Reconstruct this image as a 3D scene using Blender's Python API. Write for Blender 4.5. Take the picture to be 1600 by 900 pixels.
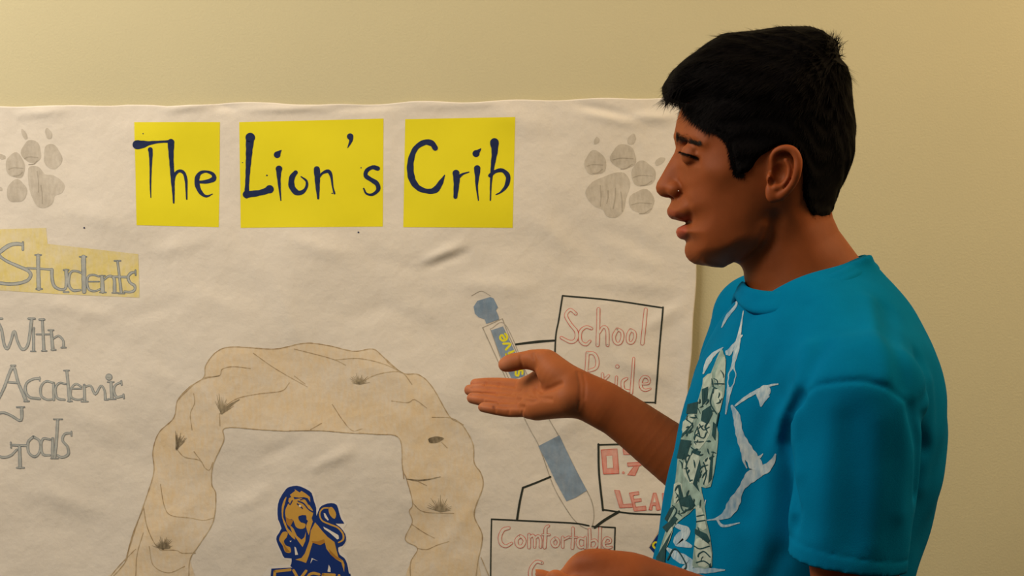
import bpy, math, random
import numpy as np
from mathutils import Vector, geometry
from mathutils.bvhtree import BVHTree
random.seed(7); rng = np.random.default_rng(7)
for o in list(bpy.data.objects): bpy.data.objects.remove(o)
scene = bpy.context.scene
COL = scene.collection

# ------------------------------------------------------------ camera, world, lights, exposure
F = 3390.0; CY = -2.70; CZ = 1.45          # focal length in px of a 1600 px frame, camera place
cam_d = bpy.data.cameras.new('camera'); cam = bpy.data.objects.new('camera', cam_d); COL.objects.link(cam)
cam.location = (0, CY, CZ); cam.rotation_euler = (math.radians(90), 0, 0)
cam_d.sensor_width = 36.0; cam_d.lens = F/1600*36; cam_d.clip_start = 0.05
scene.camera = cam
w = bpy.data.worlds.new('world'); scene.world = w; w.use_nodes = True
w.node_tree.nodes['Background'].inputs[0].default_value = (1.0, 0.80, 0.56, 1)
w.node_tree.nodes['Background'].inputs[1].default_value = 0.038
def area(name, loc, target, size, size_y, energy, col):
    d = bpy.data.lights.new(name, 'AREA'); d.shape = 'RECTANGLE'; d.size = size; d.size_y = size_y
    d.energy = energy; d.color = col
    o = bpy.data.objects.new(name, d); COL.objects.link(o); o.location = loc
    o.rotation_euler = (Vector(target)-Vector(loc)).to_track_quat('-Z', 'Y').to_euler()
    return o
area('ceiling_lamp_left', (-1.25, -0.98, 2.45), (0.1, -0.2, 1.25), 1.3, 0.6, 30, (1.0, 0.87, 0.72))
area('ceiling_lamp_right', (1.35, -0.72, 2.50), (0.5, -0.1, 1.2), 1.3, 0.5, 20, (1.0, 0.72, 0.40))
area('ceiling_lamp_middle', (0.1, -2.2, 2.62), (0.1, -1.6, 0.0), 1.2, 0.6, 2.5, (1.0, 0.82, 0.60))
scene.view_settings.view_transform = 'Standard'; scene.view_settings.look = 'None'
scene.view_settings.gamma = 1; scene.view_settings.use_curve_mapping = False
scene.view_settings.exposure = 0.0

# ------------------------------------------------------------ helpers
def P(u, v, y):
    d = y-CY
    return np.array([(u-800)/F*d, y, CZ-(v-450)/F*d])
def tag(o, label=None, cat=None, group=None, kind=None):
    if label: o['label'] = label
    if cat: o['category'] = cat
    if group: o['group'] = group
    if kind: o['kind'] = kind
    return o
def mesh_obj(name, V, Fc, mats, parent=None, smooth=True):
    me = bpy.data.meshes.new(name)
    if isinstance(Fc, np.ndarray):
        n = Fc.shape[1]
        me.vertices.add(len(V)); me.vertices.foreach_set('co', np.asarray(V, np.float32).ravel())
        me.loops.add(Fc.size); me.loops.foreach_set('vertex_index', Fc.astype(np.int32).ravel())
        me.polygons.add(len(Fc)); me.polygons.foreach_set('loop_start', np.arange(0, Fc.size, n, dtype=np.int32))
        me.update(calc_edges=True); me.validate()
    else:
        me.from_pydata([tuple(map(float, v)) for v in V], [], [tuple(map(int, f)) for f in Fc]); me.update()
    me.polygons.foreach_set('use_smooth', [smooth]*len(me.polygons))
    for m in (mats if isinstance(mats, (list, tuple)) else [mats]): me.materials.append(m)
    o = bpy.data.objects.new(name, me); COL.objects.link(o)
    if parent: o.parent = parent
    return o
def nodes(name):
    m = bpy.data.materials.new(name); m.use_nodes = True
    nt = m.node_tree; b = nt.nodes['Principled BSDF']
    return m, nt, b
def N(nt, t, **k):
    n = nt.nodes.new(t)
    for a, v in k.items(): setattr(n, a, v)
    return n
def simple(name, col, rough=0.8, noise=0.0, scale=40, bump=0.0, bscale=200, alpha=1.0, anoise=0.0, spec=0.3, sss=0.0, dist=0.002, under=(0.74, 0.70, 0.63)):
    m, nt, b = nodes(name)
    L = nt.links.new
    b.inputs['Base Color'].default_value = (*col, 1); b.inputs['Roughness'].default_value = rough
    b.inputs['Specular IOR Level'].default_value = spec
    geo = N(nt, 'ShaderNodeNewGeometry')
    if noise:
        t = N(nt, 'ShaderNodeTexNoise'); t.inputs['Scale'].default_value = scale; t.inputs['Detail'].default_value = 5
        L(geo.outputs['Position'], t.inputs['Vector'])
        r = N(nt, 'ShaderNodeMapRange'); r.inputs[1].default_value = .3; r.inputs[2].default_value = .7
        r.inputs[3].default_value = 1-noise; r.inputs[4].default_value = 1+noise
        L(t.outputs[0], r.inputs[0])
        mx = N(nt, 'ShaderNodeVectorMath', operation='SCALE'); mx.inputs[0].default_value = col
        L(r.outputs[0], mx.inputs['Scale']); L(mx.outputs[0], b.inputs['Base Color'])
    if bump:
        t = N(nt, 'ShaderNodeTexNoise'); t.inputs['Scale'].default_value = bscale; t.inputs['Detail'].default_value = 4
        L(geo.outputs['Position'], t.inputs['Vector'])
        bp = N(nt, 'ShaderNodeBump'); bp.inputs['Strength'].default_value = bump; bp.inputs['Distance'].default_value = dist
        L(t.outputs[0], bp.inputs['Height']); L(bp.outputs[0], b.inputs['Normal'])
    if alpha < 1 or anoise:
        t = N(nt, 'ShaderNodeTexNoise'); t.inputs['Scale'].default_value = 260; t.inputs['Detail'].default_value = 3
        mp = N(nt, 'ShaderNodeMapping'); mp.inputs['Scale'].default_value = (1.0, 1, .35)
        t2 = N(nt, 'ShaderNodeTexNoise'); t2.inputs['Scale'].default_value = 22
        L(geo.outputs['Position'], mp.inputs[0]); L(mp.outputs[0], t.inputs['Vector']); L(geo.outputs['Position'], t2.inputs['Vector'])
        ad = N(nt, 'ShaderNodeMath', operation='ADD'); L(t.outputs[0], ad.inputs[0]); L(t2.outputs[0], ad.inputs[1])
        r = N(nt, 'ShaderNodeMapRange'); r.inputs[1].default_value = .7; r.inputs[2].default_value = 1.3
        r.inputs[3].default_value = max(0, alpha-anoise); r.inputs[4].default_value = min(1, alpha+anoise)
        L(ad.outputs[0], r.inputs[0])
        mc_ = N(nt, 'ShaderNodeMix', data_type='RGBA'); mc_.inputs[6].default_value = (*under, 1); mc_.inputs[7].default_value = (*col, 1)
        if noise: L(mx.outputs[0], mc_.inputs[7])
        L(r.outputs[0], mc_.inputs[0]); L(mc_.outputs[2], b.inputs['Base Color'])
    if sss:
        b.inputs['Subsurface Weight'].default_value = sss
        b.inputs['Subsurface Radius'].default_value = (0.6, 0.25, 0.12); b.inputs['Subsurface Scale'].default_value = 0.006
    return m

# ------------------------------------------------------------ materials
M = {}
M['wall'] = simple('painted_wall', (0.585, 0.545, 0.355), .75, .015, 6, .15, 350)
M['floor'] = simple('carpet', (0.16, 0.15, 0.14), .95, .2, 300, .4, 500)
M['ceiling'] = simple('ceiling_tile', (0.72, 0.70, 0.64), .9, .05, 60)
M['paper'] = simple('butcher_paper', (0.74, 0.70, 0.63), .8, .02, 9, .35, 45, dist=.004)
M['yellow'] = simple('yellow_card', (0.80, 0.73, 0.012), .65, .02, 14, .15, 40)
M['ink'] = simple('navy_ink', (0.006, 0.018, 0.085), .55, .1, 60)
M['pencil_yellow'] = simple('yellow_pencil', (0.74, 0.61, 0.09), .8, alpha=.55, anoise=.2)
M['paw'] = simple('grey_paint_print', (0.42, 0.38, 0.31), .9, .06, 90, alpha=.55, anoise=.22)
M['paw_dark'] = simple('grey_paint_print_edge', (0.34, 0.30, 0.24), .9, alpha=.5, anoise=.3, under=(.56,.52,.45))
M['blue_edge'] = simple('blue_grey_pencil_edge', (0.12, 0.17, 0.22), .8, .15, 150, alpha=.85, anoise=.15)
M['blue_fill'] = simple('blue_grey_pencil', (0.43, 0.46, 0.45), .8, .10, 120)
M['rock'] = simple('tan_pencil', (0.74, 0.54, 0.26), .9, .03, 30, alpha=.42, anoise=.22)
M['rock_line'] = simple('brown_pencil_line', (0.27, 0.17, 0.08), .9, alpha=.55, anoise=.3, under=(0.75, 0.64, 0.44))
M['graphite'] = simple('graphite_hatch', (0.13, 0.10, 0.06), .8, alpha=.7, anoise=.3, under=(0.75, 0.64, 0.44))
M['pen_blue'] = simple('blue_pencil_fill', (0.20, 0.30, 0.43), .8, .15, 70, alpha=.93, anoise=.07)
M['thin_line'] = simple('thin_pencil_line', (0.26, 0.23, 0.18), .8, alpha=.75, anoise=.2)
M['black_line'] = simple('black_marker', (0.028, 0.035, 0.028), .6, .1, 100)
M['red_line'] = simple('red_pencil', (0.66, 0.09, 0.06), .8, .1, 200, alpha=.85, anoise=.15)
M['red_fill'] = simple('red_pencil_fill', (0.74, 0.27, 0.22), .8, .1, 100, alpha=.8, anoise=.15)
M['yellow_letter'] = simple('yellow_letter', (0.80, 0.75, 0.03), .7)
M['emblem_white'] = simple('emblem_white', (0.78, 0.75, 0.70), .7)
M['emblem_blue'] = simple('emblem_blue', (0.008, 0.035, 0.20), .5)
M['emblem_gold'] = simple('emblem_gold', (0.60, 0.35, 0.07), .5, .05, 60)
M['emblem_brown'] = simple('emblem_brown', (0.42, 0.20, 0.035), .5)
M['shirt'] = simple('teal_cotton', (0.0005, 0.150, 0.315), .95, .06, 25, .25, 900, spec=.02, dist=.0008)
M['print_white'] = simple('white_ink_print', (0.46, 0.54, 0.56), .9, .12, 110, alpha=.66, anoise=.34, spec=.03, under=(0.0005, 0.165, 0.36))
M['print_grey'] = simple('grey_ink_print', (0.22, 0.32, 0.29), .9, .3, 90, spec=.03)
M['print_light'] = simple('light_ink_print', (0.36, 0.44, 0.39), .9, .2, 120, spec=.03)
M['print_dark'] = simple('dark_ink_print', (0.015, 0.055, 0.065), .85, .2, 120, spec=.1)
M['jeans'] = simple('denim', (0.03, 0.05, 0.10), .9, .15, 200, .3, 900)
M['shoe'] = simple('shoe_leather', (0.03, 0.03, 0.03), .5)
M['sole'] = simple('rubber_sole', (0.55, 0.53, 0.5), .7)
M['hair'] = simple('black_hair', (0.0030, 0.0024, 0.0026), .75, .3, 300, spec=.05)
M['brow'] = simple('brow_hair', (0.010, 0.006, 0.004), .7)
M['eye'] = simple('eye_white', (0.42, 0.38, 0.34), .25)
M['iris'] = simple('iris', (0.015, 0.008, 0.005), .15)
M['steel'] = simple('steel_stud', (0.7, 0.7, 0.7), .2); M['steel'].node_tree.nodes['Principled BSDF'].inputs['Metallic'].default_value = 1
M['tooth'] = simple('tooth', (0.6, 0.55, 0.45), .3)
# skin: colour comes from a painted attribute (lips, nails, mole)
for k in ('yellow','ink','pencil_yellow','paw','paw_dark','blue_edge','blue_fill','rock','rock_line','graphite','pen_blue','thin_line','red_line','red_fill','black_line'):
    nt_ = M[k].node_tree; bs_ = nt_.nodes['Principled BSDF']
    if bs_.inputs['Normal'].links: continue
    g_ = N(nt_, 'ShaderNodeNewGeometry'); t_ = N(nt_, 'ShaderNodeTexNoise'); t_.inputs['Scale'].default_value = 45; t_.inputs['Detail'].default_value = 4
    p_ = N(nt_, 'ShaderNodeBump'); p_.inputs['Strength'].default_value = .35; p_.inputs['Distance'].default_value = .004
    nt_.links.new(g_.outputs['Position'], t_.inputs['Vector']); nt_.links.new(t_.outputs[0], p_.inputs['Height']); nt_.links.new(p_.outputs[0], bs_.inputs['Normal'])
m, nt, b = nodes('skin'); M['skin'] = m
at = N(nt, 'ShaderNodeAttribute'); at.attribute_name = 'tone'
nz = N(nt, 'ShaderNodeTexNoise'); nz.inputs['Scale'].default_value = 60; nz.inputs['Detail'].default_value = 4
ge = N(nt, 'ShaderNodeNewGeometry'); nt.links.new(ge.outputs['Position'], nz.inputs['Vector'])
mr = N(nt, 'ShaderNodeMapRange'); mr.inputs[1].default_value = .3; mr.inputs[2].default_value = .7; mr.inputs[3].default_value = .94; mr.inputs[4].default_value = 1.06
nt.links.new(nz.outputs[0], mr.inputs[0])
sc = N(nt, 'ShaderNodeVectorMath', operation='SCALE'); nt.links.new(at.outputs['Color'], sc.inputs[0]); nt.links.new(mr.outputs[0], sc.inputs['Scale'])
nt.links.new(sc.outputs[0], b.inputs['Base Color'])
b.inputs['Roughness'].default_value = .58; b.inputs['Specular IOR Level'].default_value = .17
b.inputs['Subsurface Weight'].default_value = .12; b.inputs['Subsurface Radius'].default_value = (1, .35, .18); b.inputs['Subsurface Scale'].default_value = .004
n2 = N(nt, 'ShaderNodeTexNoise'); n2.inputs['Scale'].default_value = 700; nt.links.new(ge.outputs['Position'], n2.inputs['Vector'])
bp = N(nt, 'ShaderNodeBump'); bp.inputs['Strength'].default_value = .12; bp.inputs['Distance'].default_value = .0006
nt.links.new(n2.outputs[0], bp.inputs['Height']); nt.links.new(bp.outputs[0], b.inputs['Normal'])

# ------------------------------------------------------------ the setting
def slab(name, lo, hi, mat):
    x0, y0, z0 = lo; x1, y1, z1 = hi
    V = [(x, y, z) for x in (x0, x1) for y in (y0, y1) for z in (z0, z1)]
    Fc = [(0,1,3,2), (4,6,7,5), (0,4,5,1), (2,3,7,6), (0,2,6,4), (1,5,7,3)]
    return tag(mesh_obj(name, V, Fc, mat, smooth=False), kind='structure')
slab('wall_back', (-3, 0, 0), (3, .12, 2.75), M['wall'])
slab('floor', (-3, -4, -.1), (3, .12, 0), M['floor'])
slab('ceiling', (-3, -4, 2.75), (3, .12, 2.85), M['ceiling'])
slab('baseboard_back', (-3, -.014, 0), (3, 0, .10), M['ceiling'])

# ------------------------------------------------------------ paper relief
CREASE = [  # x0,y0,x1,y1 (px), height m, width px
    (255,172,330,163,.0022,7),(330,163,372,170,-.002,7),(380,172,520,168,.002,6),(520,170,640,160,-.0018,7),(640,166,800,160,.0015,8),
    (890,162,985,182,-.0022,8),(985,182,1060,185,.0025,9),(905,172,1000,196,.002,9),(760,175,860,200,.0012,16),
    (655,412,730,380,.0026,9),(660,420,735,392,-.0018,9),(440,372,560,402,.0014,14),(560,402,700,430,-.0012,16),(240,395,330,372,.0014,14),
    (820,330,930,420,.0018,18),(930,350,1060,410,-.0016,16),(600,455,700,500,.0014,16),(520,500,640,470,-.0012,16),
    (100,330,200,350,.0012,16),(60,470,190,500,.0012,14),(190,500,300,470,-.0012,14),(20,180,110,172,.0016,8),
    (480,735,560,700,.0018,10),(400,720,470,690,-.0013,12),(350,800,430,760,.0014,14),(560,560,640,600,.0010,14),
    (700,650,790,700,.0012,18),(620,780,720,800,.0012,14),(960,560,1060,600,.0018,14),(1000,520,1075,470,.0018,12),(860,680,930,640,.0012,14),
    (700,440,830,452,.0016,14),(300,460,420,500,.0013,18),(120,640,220,700,.0012,18),(30,760,170,800,.0013,16),(350,640,200,560,.0008,16),
    (200,880,330,760,.0010,16),(690,860,760,760,.0013,12),(430,440,470,540,.0012,14),(880,430,1080,455,.0016,14),(480,250,560,360,.0006,16)]
def relief(u, v):
    u = np.asarray(u, float); v = np.asarray(v, float); h = 0*u
    for a, b_, A, ph in ((.011,.019,.0009,.3),(.023,-.013,.0006,1.4),(-.009,.041,.0005,2.2),(.037,.021,.0003,.7),(.006,-.008,.0012,2.9),(.051,-.047,.00018,1.1)):
        h = h+A*np.sin(a*u+b_*v+ph+.8*np.sin(.5*b_*u-.7*a*v))
    for x0, y0, x1, y1, A, W_ in CREASE:
        dx, dy = x1-x0, y1-y0; L2 = dx*dx+dy*dy
        t = np.clip(((u-x0)*dx+(v-y0)*dy)/L2, 0, 1)
        d2 = (u-x0-t*dx)**2+(v-y0-t*dy)**2
        h = h+A*np.exp(-d2/W_**2)*np.sin(np.pi*np.clip(t*.9+.05, 0, 1))
    h = h+.006*np.exp(-((u-1085)/28)**2)*np.clip((v-380)/200, 0, 1)     # right edge lifts off the wall
    return h
PY = -.0065
def poster_pt(u, v, off=0.0):
    p = P(u, v, PY); p[1] -= float(relief(u, v))+off
    return p
def poster_pts(uv, off):
    uv = np.asarray(uv, float); d = PY-CY
    return np.stack([(uv[:,0]-800)/F*d, PY-relief(uv[:,0], uv[:,1])-off, CZ-(uv[:,1]-450)/F*d], 1)

def inside(poly, pts):
    poly = np.asarray(poly, float); x, y = pts[:,0], pts[:,1]; c = np.zeros(len(pts), bool)
    for i in range(len(poly)):
        x0, y0 = poly[i]; x1, y1 = poly[i-1]
        if y0 == y1: continue
        c ^= ((y0 > y) != (y1 > y)) & (x < (x1-x0)*(y-y0)/(y1-y0)+x0)
    return c
def smooth_closed(pts, n=4):
    p = np.asarray(pts, float); k = len(p); out = []
    for i in range(k):
        a, b_, c, d = p[i-1], p[i], p[(i+1) % k], p[(i+2) % k]
        for t in np.linspace(0, 1, n, endpoint=False):
            out.append(.5*((2*b_)+(-a+c)*t+(2*a-5*b_+4*c-d)*t*t+(-a+3*b_-3*c+d)*t**3))
    return np.array(out)
def smooth_open(pts, step=3.0):
    p = np.asarray(pts, float)
    if len(p) < 3:
        n = max(2, int(np.linalg.norm(p[-1][:2]-p[0][:2])/step)+1)
        return np.array([p[0]+(p[-1]-p[0])*t for t in np.linspace(0, 1, n)])
    q = np.vstack([2*p[0]-p[1], p, 2*p[-1]-p[-2]]); out = []
    for i in range(1, len(q)-2):
        a, b_, c, d = q[i-1], q[i], q[i+1], q[i+2]
        n = max(2, int(np.linalg.norm((c-b_)[:2])/step)+1)
        for t in np.linspace(0, 1, n, endpoint=False):
            out.append(.5*((2*b_)+(-a+c)*t+(2*a-5*b_+4*c-d)*t*t+(-a+3*b_-3*c+d)*t**3))
    out.append(p[-1]); return np.array(out)
def fill2d(poly, step=5.0):
    poly = np.asarray(poly, float)
    lo, hi = poly.min(0), poly.max(0)
    gx, gy = np.meshgrid(np.arange(lo[0]+step/2, hi[0], step), np.arange(lo[1]+step/2, hi[1], step))
    g = np.stack([gx.ravel(), gy.ravel()], 1)
    if len(g): g = g[inside(poly, g)]
    vs = [Vector(p) for p in poly]+[Vector(p) for p in g]
    r = geometry.delaunay_2d_cdt(vs, [], [list(range(len(poly)))], 1, 1e-4)
    return np.array([tuple(v) for v in r[0]]), r[2]
class Flat:                                   # collects flat shapes drawn in px, laid on a surface by `mapper`
    def __init__(s, mapper, off): s.V = []; s.F = []; s.mapper = mapper; s.off = off; s.n = 0; s.UVs = []; s.Fs = []; s.ws = []; s.curw = 2.0
    def add(s, uv, faces):
        if len(uv) == 0: return s
        s.V.append(s.mapper(uv, s.off)); s.UVs.append(np.asarray(uv, float)); s.Fs.append(list(faces)); s.ws.append(s.curw); s.F += [tuple(i+s.n for i in f) for f in faces]; s.n += len(uv); return s
    def poly(s, pts, smooth=0, step=5.0):
        p = smooth_closed(pts, smooth) if smooth else np.asarray(pts, float)
        q = []
        for i in range(len(p)):
            a, b_ = p[i], p[(i+1) % len(p)]; n = max(1, int(np.linalg.norm(b_-a)/step))
            q += [a+(b_-a)*t for t in np.linspace(0, 1, n, endpoint=False)]
        p = np.array(q)
        uv, f = fill2d(p, step); return s.add(uv, f)
    def ell(s, cx, cy, rx, ry, rot=0, wob=.06):
        r = math.radians(rot); t = np.linspace(0, 2*np.pi, 26, endpoint=False)
        k = 1+wob*np.sin(3*t+cx)+wob*.6*np.sin(5*t+cy)
        x = rx*k*np.cos(t); y = ry*k*np.sin(t)
        return s.poly(np.stack([cx+x*math.cos(r)-y*math.sin(r), cy+x*math.sin(r)+y*math.cos(r)], 1))
    def stroke(s, pts, w=None, cap=True, wob=0.0, smooth=True):
        p = [tuple(q) if len(q) > 2 else (q[0], q[1], w) for q in pts]
        if smooth: q = smooth_open(p)
        else:
            q = np.vstack([smooth_open([p[i], p[i+1]], 6)[:-1] for i in range(len(p)-1)]+[np.array([p[-1]])])
        if wob: q[:,2] *= 1+wob*np.sin(np.arange(len(q))*1.3+q[0,0])
        s.curw = float(q[:,2].mean())
        t = np.gradient(q[:,:2], axis=0); t /= np.linalg.norm(t, axis=1)[:,None]+1e-9
        nn = np.stack([-t[:,1], t[:,0]], 1)*np.maximum(q[:,2:3], .3)/2
        L, R = q[:,:2]+nn, q[:,:2]-nn; k = len(q)
        s.add(np.vstack([L, R]), [(i, i+1, k+i+1, k+i) for i in range(k-1)])
        if cap:
            for e in (0, -1):
                r = max(q[e,2], .3)/2; a = np.linspace(0, 2*np.pi, 10 if r < 4 else 18, endpoint=False)
                s.add(np.stack([q[e,0]+r*np.cos(a), q[e,1]+r*np.sin(a)], 1), [tuple(range(len(a)))])
        return s
    def clusters(s, gap=1.4):        # shapes that touch in px form one piece
        n = len(s.UVs); lab_ = list(range(n))
        bx = [(u.min(0)-gap, u.max(0)+gap) for u in s.UVs]
        def find(i):
            while lab_[i] != i: i = lab_[i]
            return i
        for i in range(n):
            for j in range(i):
                if find(i) == find(j) or (bx[i][0] > bx[j][1]).any() or (bx[j][0] > bx[i][1]).any(): continue
                a, b_ = s.UVs[i], s.UVs[j]
                if np.sqrt(((a[:,None]-b_[None])**2).sum(2)).min() < max(gap, s.ws[i]*.45, s.ws[j]*.45): lab_[find(i)] = find(j)
        out = {}
        for i in range(n): out.setdefault(find(i), []).append(i)
        return sorted(out.values(), key=lambda c: min(s.UVs[i][:,0].min() for i in c))
    def sub(s, ids):
        g = Flat(s.mapper, s.off)
        for i in ids: g.add(s.UVs[i], s.Fs[i]); 
        return g
    def build(s, name, mat, parent, label=None):
        o = mesh_obj(name, np.vstack(s.V), s.F, mat, parent)
        if label: o['label'] = label
        return o
def PF(off): return Flat(poster_pts, off)
def pieces(flat, name, mat, place, label=None, gap=1.4):
    """one object for each touching group of shapes; place(obj) parents it"""
    out = []
    for ids in flat.clusters(gap):
        o = flat.sub(ids).build(name, mat, None); place(o); out.append((o, np.vstack([flat.UVs[i] for i in ids])))
        if label: o['label'] = label
    return out
def layered(base, name, bm, place, tops):
    """pieces of the base layer as parts, the layers on top of them as their sub-parts"""
    bs = pieces(base, name, bm, place)
    for flat, tname, tm in tops:
        got = {}
        for ids in flat.clusters():
            uv = np.vstack([flat.UVs[i] for i in ids]); c = uv.mean(0)
            k = min(range(len(bs)), key=lambda j: np.sqrt(((bs[j][1]-uv[:,None][::3])**2).sum(2)).min(1).mean())
            got.setdefault(k, []).extend(ids)
        for k, ids in got.items():
            for cl in flat.sub(ids).clusters():
                o = flat.sub(ids).sub(cl).build(tname, tm, None); o.parent = bs[k][0]
    return bs
on_poster = lambda o: under(o, poster)

# ------------------------------------------------------------ the poster
poster = bpy.data.objects.new('poster', None); COL.objects.link(poster)
poster.location = (P(480, 150, PY)[0], 0, CZ-(1150-450)/F*2.69)
tag(poster, 'large hand drawn white paper poster taped to the cream wall', 'poster')
PINV = poster.matrix_world.inverted()
def under(o, parent): # keep world place below a moved empty
    o.parent = parent; o.matrix_parent_inverse = parent.matrix_basis.inverted(); return o
top = [(-140,168),(0,166),(60,165),(100,166),(200,163),(262,167),(300,163),(370,161),(430,160),(500,164),(560,163),(640,159),(720,159),(800,157),(900,155),(980,154),(1040,152),(1092,151)]
rgt = [(1092,151),(1091,300),(1088,420),(1085,480),(1079,560),(1073,640),(1069,760),(1064,900),(1060,1150)]
tu, tv = np.array(top).T; ru, rv = np.array(rgt).T
nx, ny = 560, 440; UV = []
for j in range(ny+1):
    t = j/ny
    for i in range(nx+1):
        s = i/nx; u0 = -140+s*(1092+140); v = np.interp(u0, tu, tv)+1.3*math.sin(u0*.045)*(1-t); v = v*(1-t)+1150*t
        redge = np.interp(v, rv, ru)+.8*math.sin(v*.06)
        UV.append((-140+s*(redge+140), v))
Vp = poster_pts(UV, 0); nxx = nx+1
Fp = np.array([(j*nxx+i, (j+1)*nxx+i, (j+1)*nxx+i+1, j*nxx+i+1) for j in range(ny) for i in range(nx)])
sheet = mesh_obj('paper_sheet', Vp, Fp, M['paper']); under(sheet, poster)
sm = sheet.modifiers.new('thickness', 'SOLIDIFY'); sm.thickness = .0003; sm.offset = -1
def pb(flat, name, mat, parent=None, label=None):
    o = flat.build(name, M[mat], None, label)
    if parent is None or parent is poster: under(o, poster)
    else: o.parent = parent; o.matrix_parent_inverse = PINVM
    return o
PINVM = None
def pb2(flat, name, mat, parent, label=None):    # sub-part of a part that itself has an inverse matrix
    o = flat.build(name, M[mat], None, label); o.parent = parent; return o
E1, E2, E3, E4 = .00018, .00030, .00042, .00054
def Z(ox, oy, s, pts): return [(ox+p[0]/s, oy+p[1]/s)+((p[2]/s,) if len(p) > 2 else ()) for p in pts]

# title cards with brushed letters
cards = {
 'The': ([(210,191),(344,191),(342,355),(214,352)], (0,150,4), [
   [(858,305,54),(885,304,52),(925,297,30),(970,290,18),(1020,286,14),(1055,285,18)],
   [(1070,290,44),(1070,330,36),(1072,400,28),(1080,520,24),(1085,600,16),(1087,668,10)],
   [(941,335,30),(944,365,24),(943,450,14),(942,560,10),(945,635,5)],
   [(1085,540,12),(1095,490,18),(1122,468,20),(1150,482,20),(1163,525,18),(1166,580,13),(1168,645,9)],
   [(1238,538,16),(1290,535,24),(1335,518,32),(1330,488,22),(1288,472,15),(1250,482,22),(1232,515,30),(1234,560,30),(1256,605,24),(1290,627,15),(1328,612,5)]]),
 'Lion': ([(374,191),(599,185),(598,354),(376,356)], (350,150,3.2), [
   [(132,208,46),(128,250,36),(122,340,26),(116,430,20),(112,500,24)],
   [(112,492,36),(165,486,30),(200,478,30),(228,466,40)],
   [(266,294,34),(274,284,22),(286,272,5)], [(275,364,32),(274,400,20),(278,460,12),(284,522,5)],
   [(358,382,22),(340,408,28),(338,450,30),(362,482,28),(392,480,20),(412,455,14),(412,425,12),(385,403,6)],
   [(464,366,32),(466,400,28),(468,450,22),(471,512,10)], [(474,405,14),(495,384,12),(522,376,20),(536,400,14),(543,450,8),(552,487,10)],
   [(630,202,32),(634,222,18),(618,258,4)],
   [(768,362,24),(742,356,20),(714,372,20),(708,398,22),(735,418,22),(764,438,24),(770,468,20),(742,492,14),(712,488,10),(698,462,8)]]),
 'Crib': ([(633,186),(805,183),(801,356),(630,355)], (350,150,3.2), [
   [(1056,260,26),(1038,236,30),(1000,232,28),(955,265,26),(932,335,32),(938,410,34),(970,458,28),(1020,476,24),(1058,468,32),(1084,432,24),(1103,396,5)],
   [(1160,386,34),(1163,430,30),(1157,505,20)], [(1165,415,20),(1190,392,12),(1225,380,5)],
   [(1260,288,34),(1270,278,22),(1284,264,5)], [(1266,362,34),(1266,395,24),(1264,450,12),(1272,522,5)],
   [(1352,232,44),(1353,280,30),(1344,345,20),(1335,430,10),(1332,522,6)],
   [(1330,398,20),(1355,378,18),(1392,372,20),(1420,402,24),(1412,448,20),(1385,480,10),(1360,493,5)]])}
lab = {'The': 'left yellow card lettered The in navy brush strokes', 'Lion': "middle yellow card lettered Lion's in navy brush strokes", 'Crib': 'right yellow card lettered Crib in navy brush strokes'}
for k, (quad, (ox, oy, s), strokes) in cards.items():
    q = []
    for i in range(4):
        a, b_ = np.array(quad[i]), np.array(quad[(i+1) % 4])
        for t in np.linspace(0, 1, 8, endpoint=False): q.append(a+(b_-a)*t)
    c = PF(E1).poly(q, 0, 6).build('title_card', M['yellow'], None); under(c, poster); c['label'] = lab[k]
    f = PF(E3)
    for st in strokes: f.stroke(Z(ox, oy, s, st), wob=.05)
    pieces(f, 'letter', M['ink'], lambda o, c=c: setattr(o, 'parent', c))
specks = PF(E3)
for x, y, r in ((224,209,.9),(417,274,1.2),(379,254,.8),(564,262,1),(692,280,1),(560,363,1.3),(132,356,1.3),(519,302,1)): specks.ell(x, y, r, r)
pieces(specks, 'ink_speck', M['ink'], on_poster)

# paw prints
def paw_thing(flat, label):
    cl = sorted(range(len(flat.UVs)), key=lambda i: -np.prod(np.ptp(flat.UVs[i], axis=0)))
    o = flat.sub([cl[0]]).build('paw_print', M['paw'], None, label); under(o, poster)
    for i in cl[1:]:
        big = np.prod(np.ptp(flat.UVs[i], axis=0)) > 500
        c_ = flat.sub([i]).build('toe_print' if big else 'claw_print', M['paw'], None); c_.parent = o
lp = PF(E1)
for a in ((49,237,15.5,18,-8),(82,245,14,20,-12),(24,259,15,20,-10),(26,299,16,18,10)): lp.ell(*a)
lp.poly([(44,264),(52,259),(62,262),(70,272),(84,274),(98,284),(101,293),(96,302),(86,306),(82,318),(70,325),(58,322),(50,308),(45,290)], 3)
lp.ell(38,210,3.5,9,-25); lp.ell(76,209,5,9,-18); lp.ell(3,245,6,4,20); lp.ell(0,295,4,3,20)
paw_thing(lp, 'faint grey paw print at the left of the title')
rp = PF(E1)
for a in ((930,255,17,19,-5),(974,245,20,19,10),(1005,272,19,20,-20),(1003,315,20,19,-15)): rp.ell(*a)
rp.poly([(960,270),(975,270),(983,280),(984,292),(978,310),(974,330),(962,340),(948,338),(942,328),(928,322),(917,309),(915,298),(926,284),(944,276)], 3)
rp.ell(932,220,4,6,25); rp.ell(987,218,6,9,25); rp.ell(1031,252,9,5,-35)
paw_thing(rp, 'faint grey paw print in front of the speaker\'s nose')
pd = PF(E2)
for u0, v0, u1, v1 in ((938,290,938,322),(950,298,948,318),(962,294,958,326),(970,300,972,330),(58,268,60,300),(64,290,66,318)): pd.stroke([(u0,v0),((u0+u1)/2+1,(v0+v1)/2),(u1,v1)], 1.6)
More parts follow.
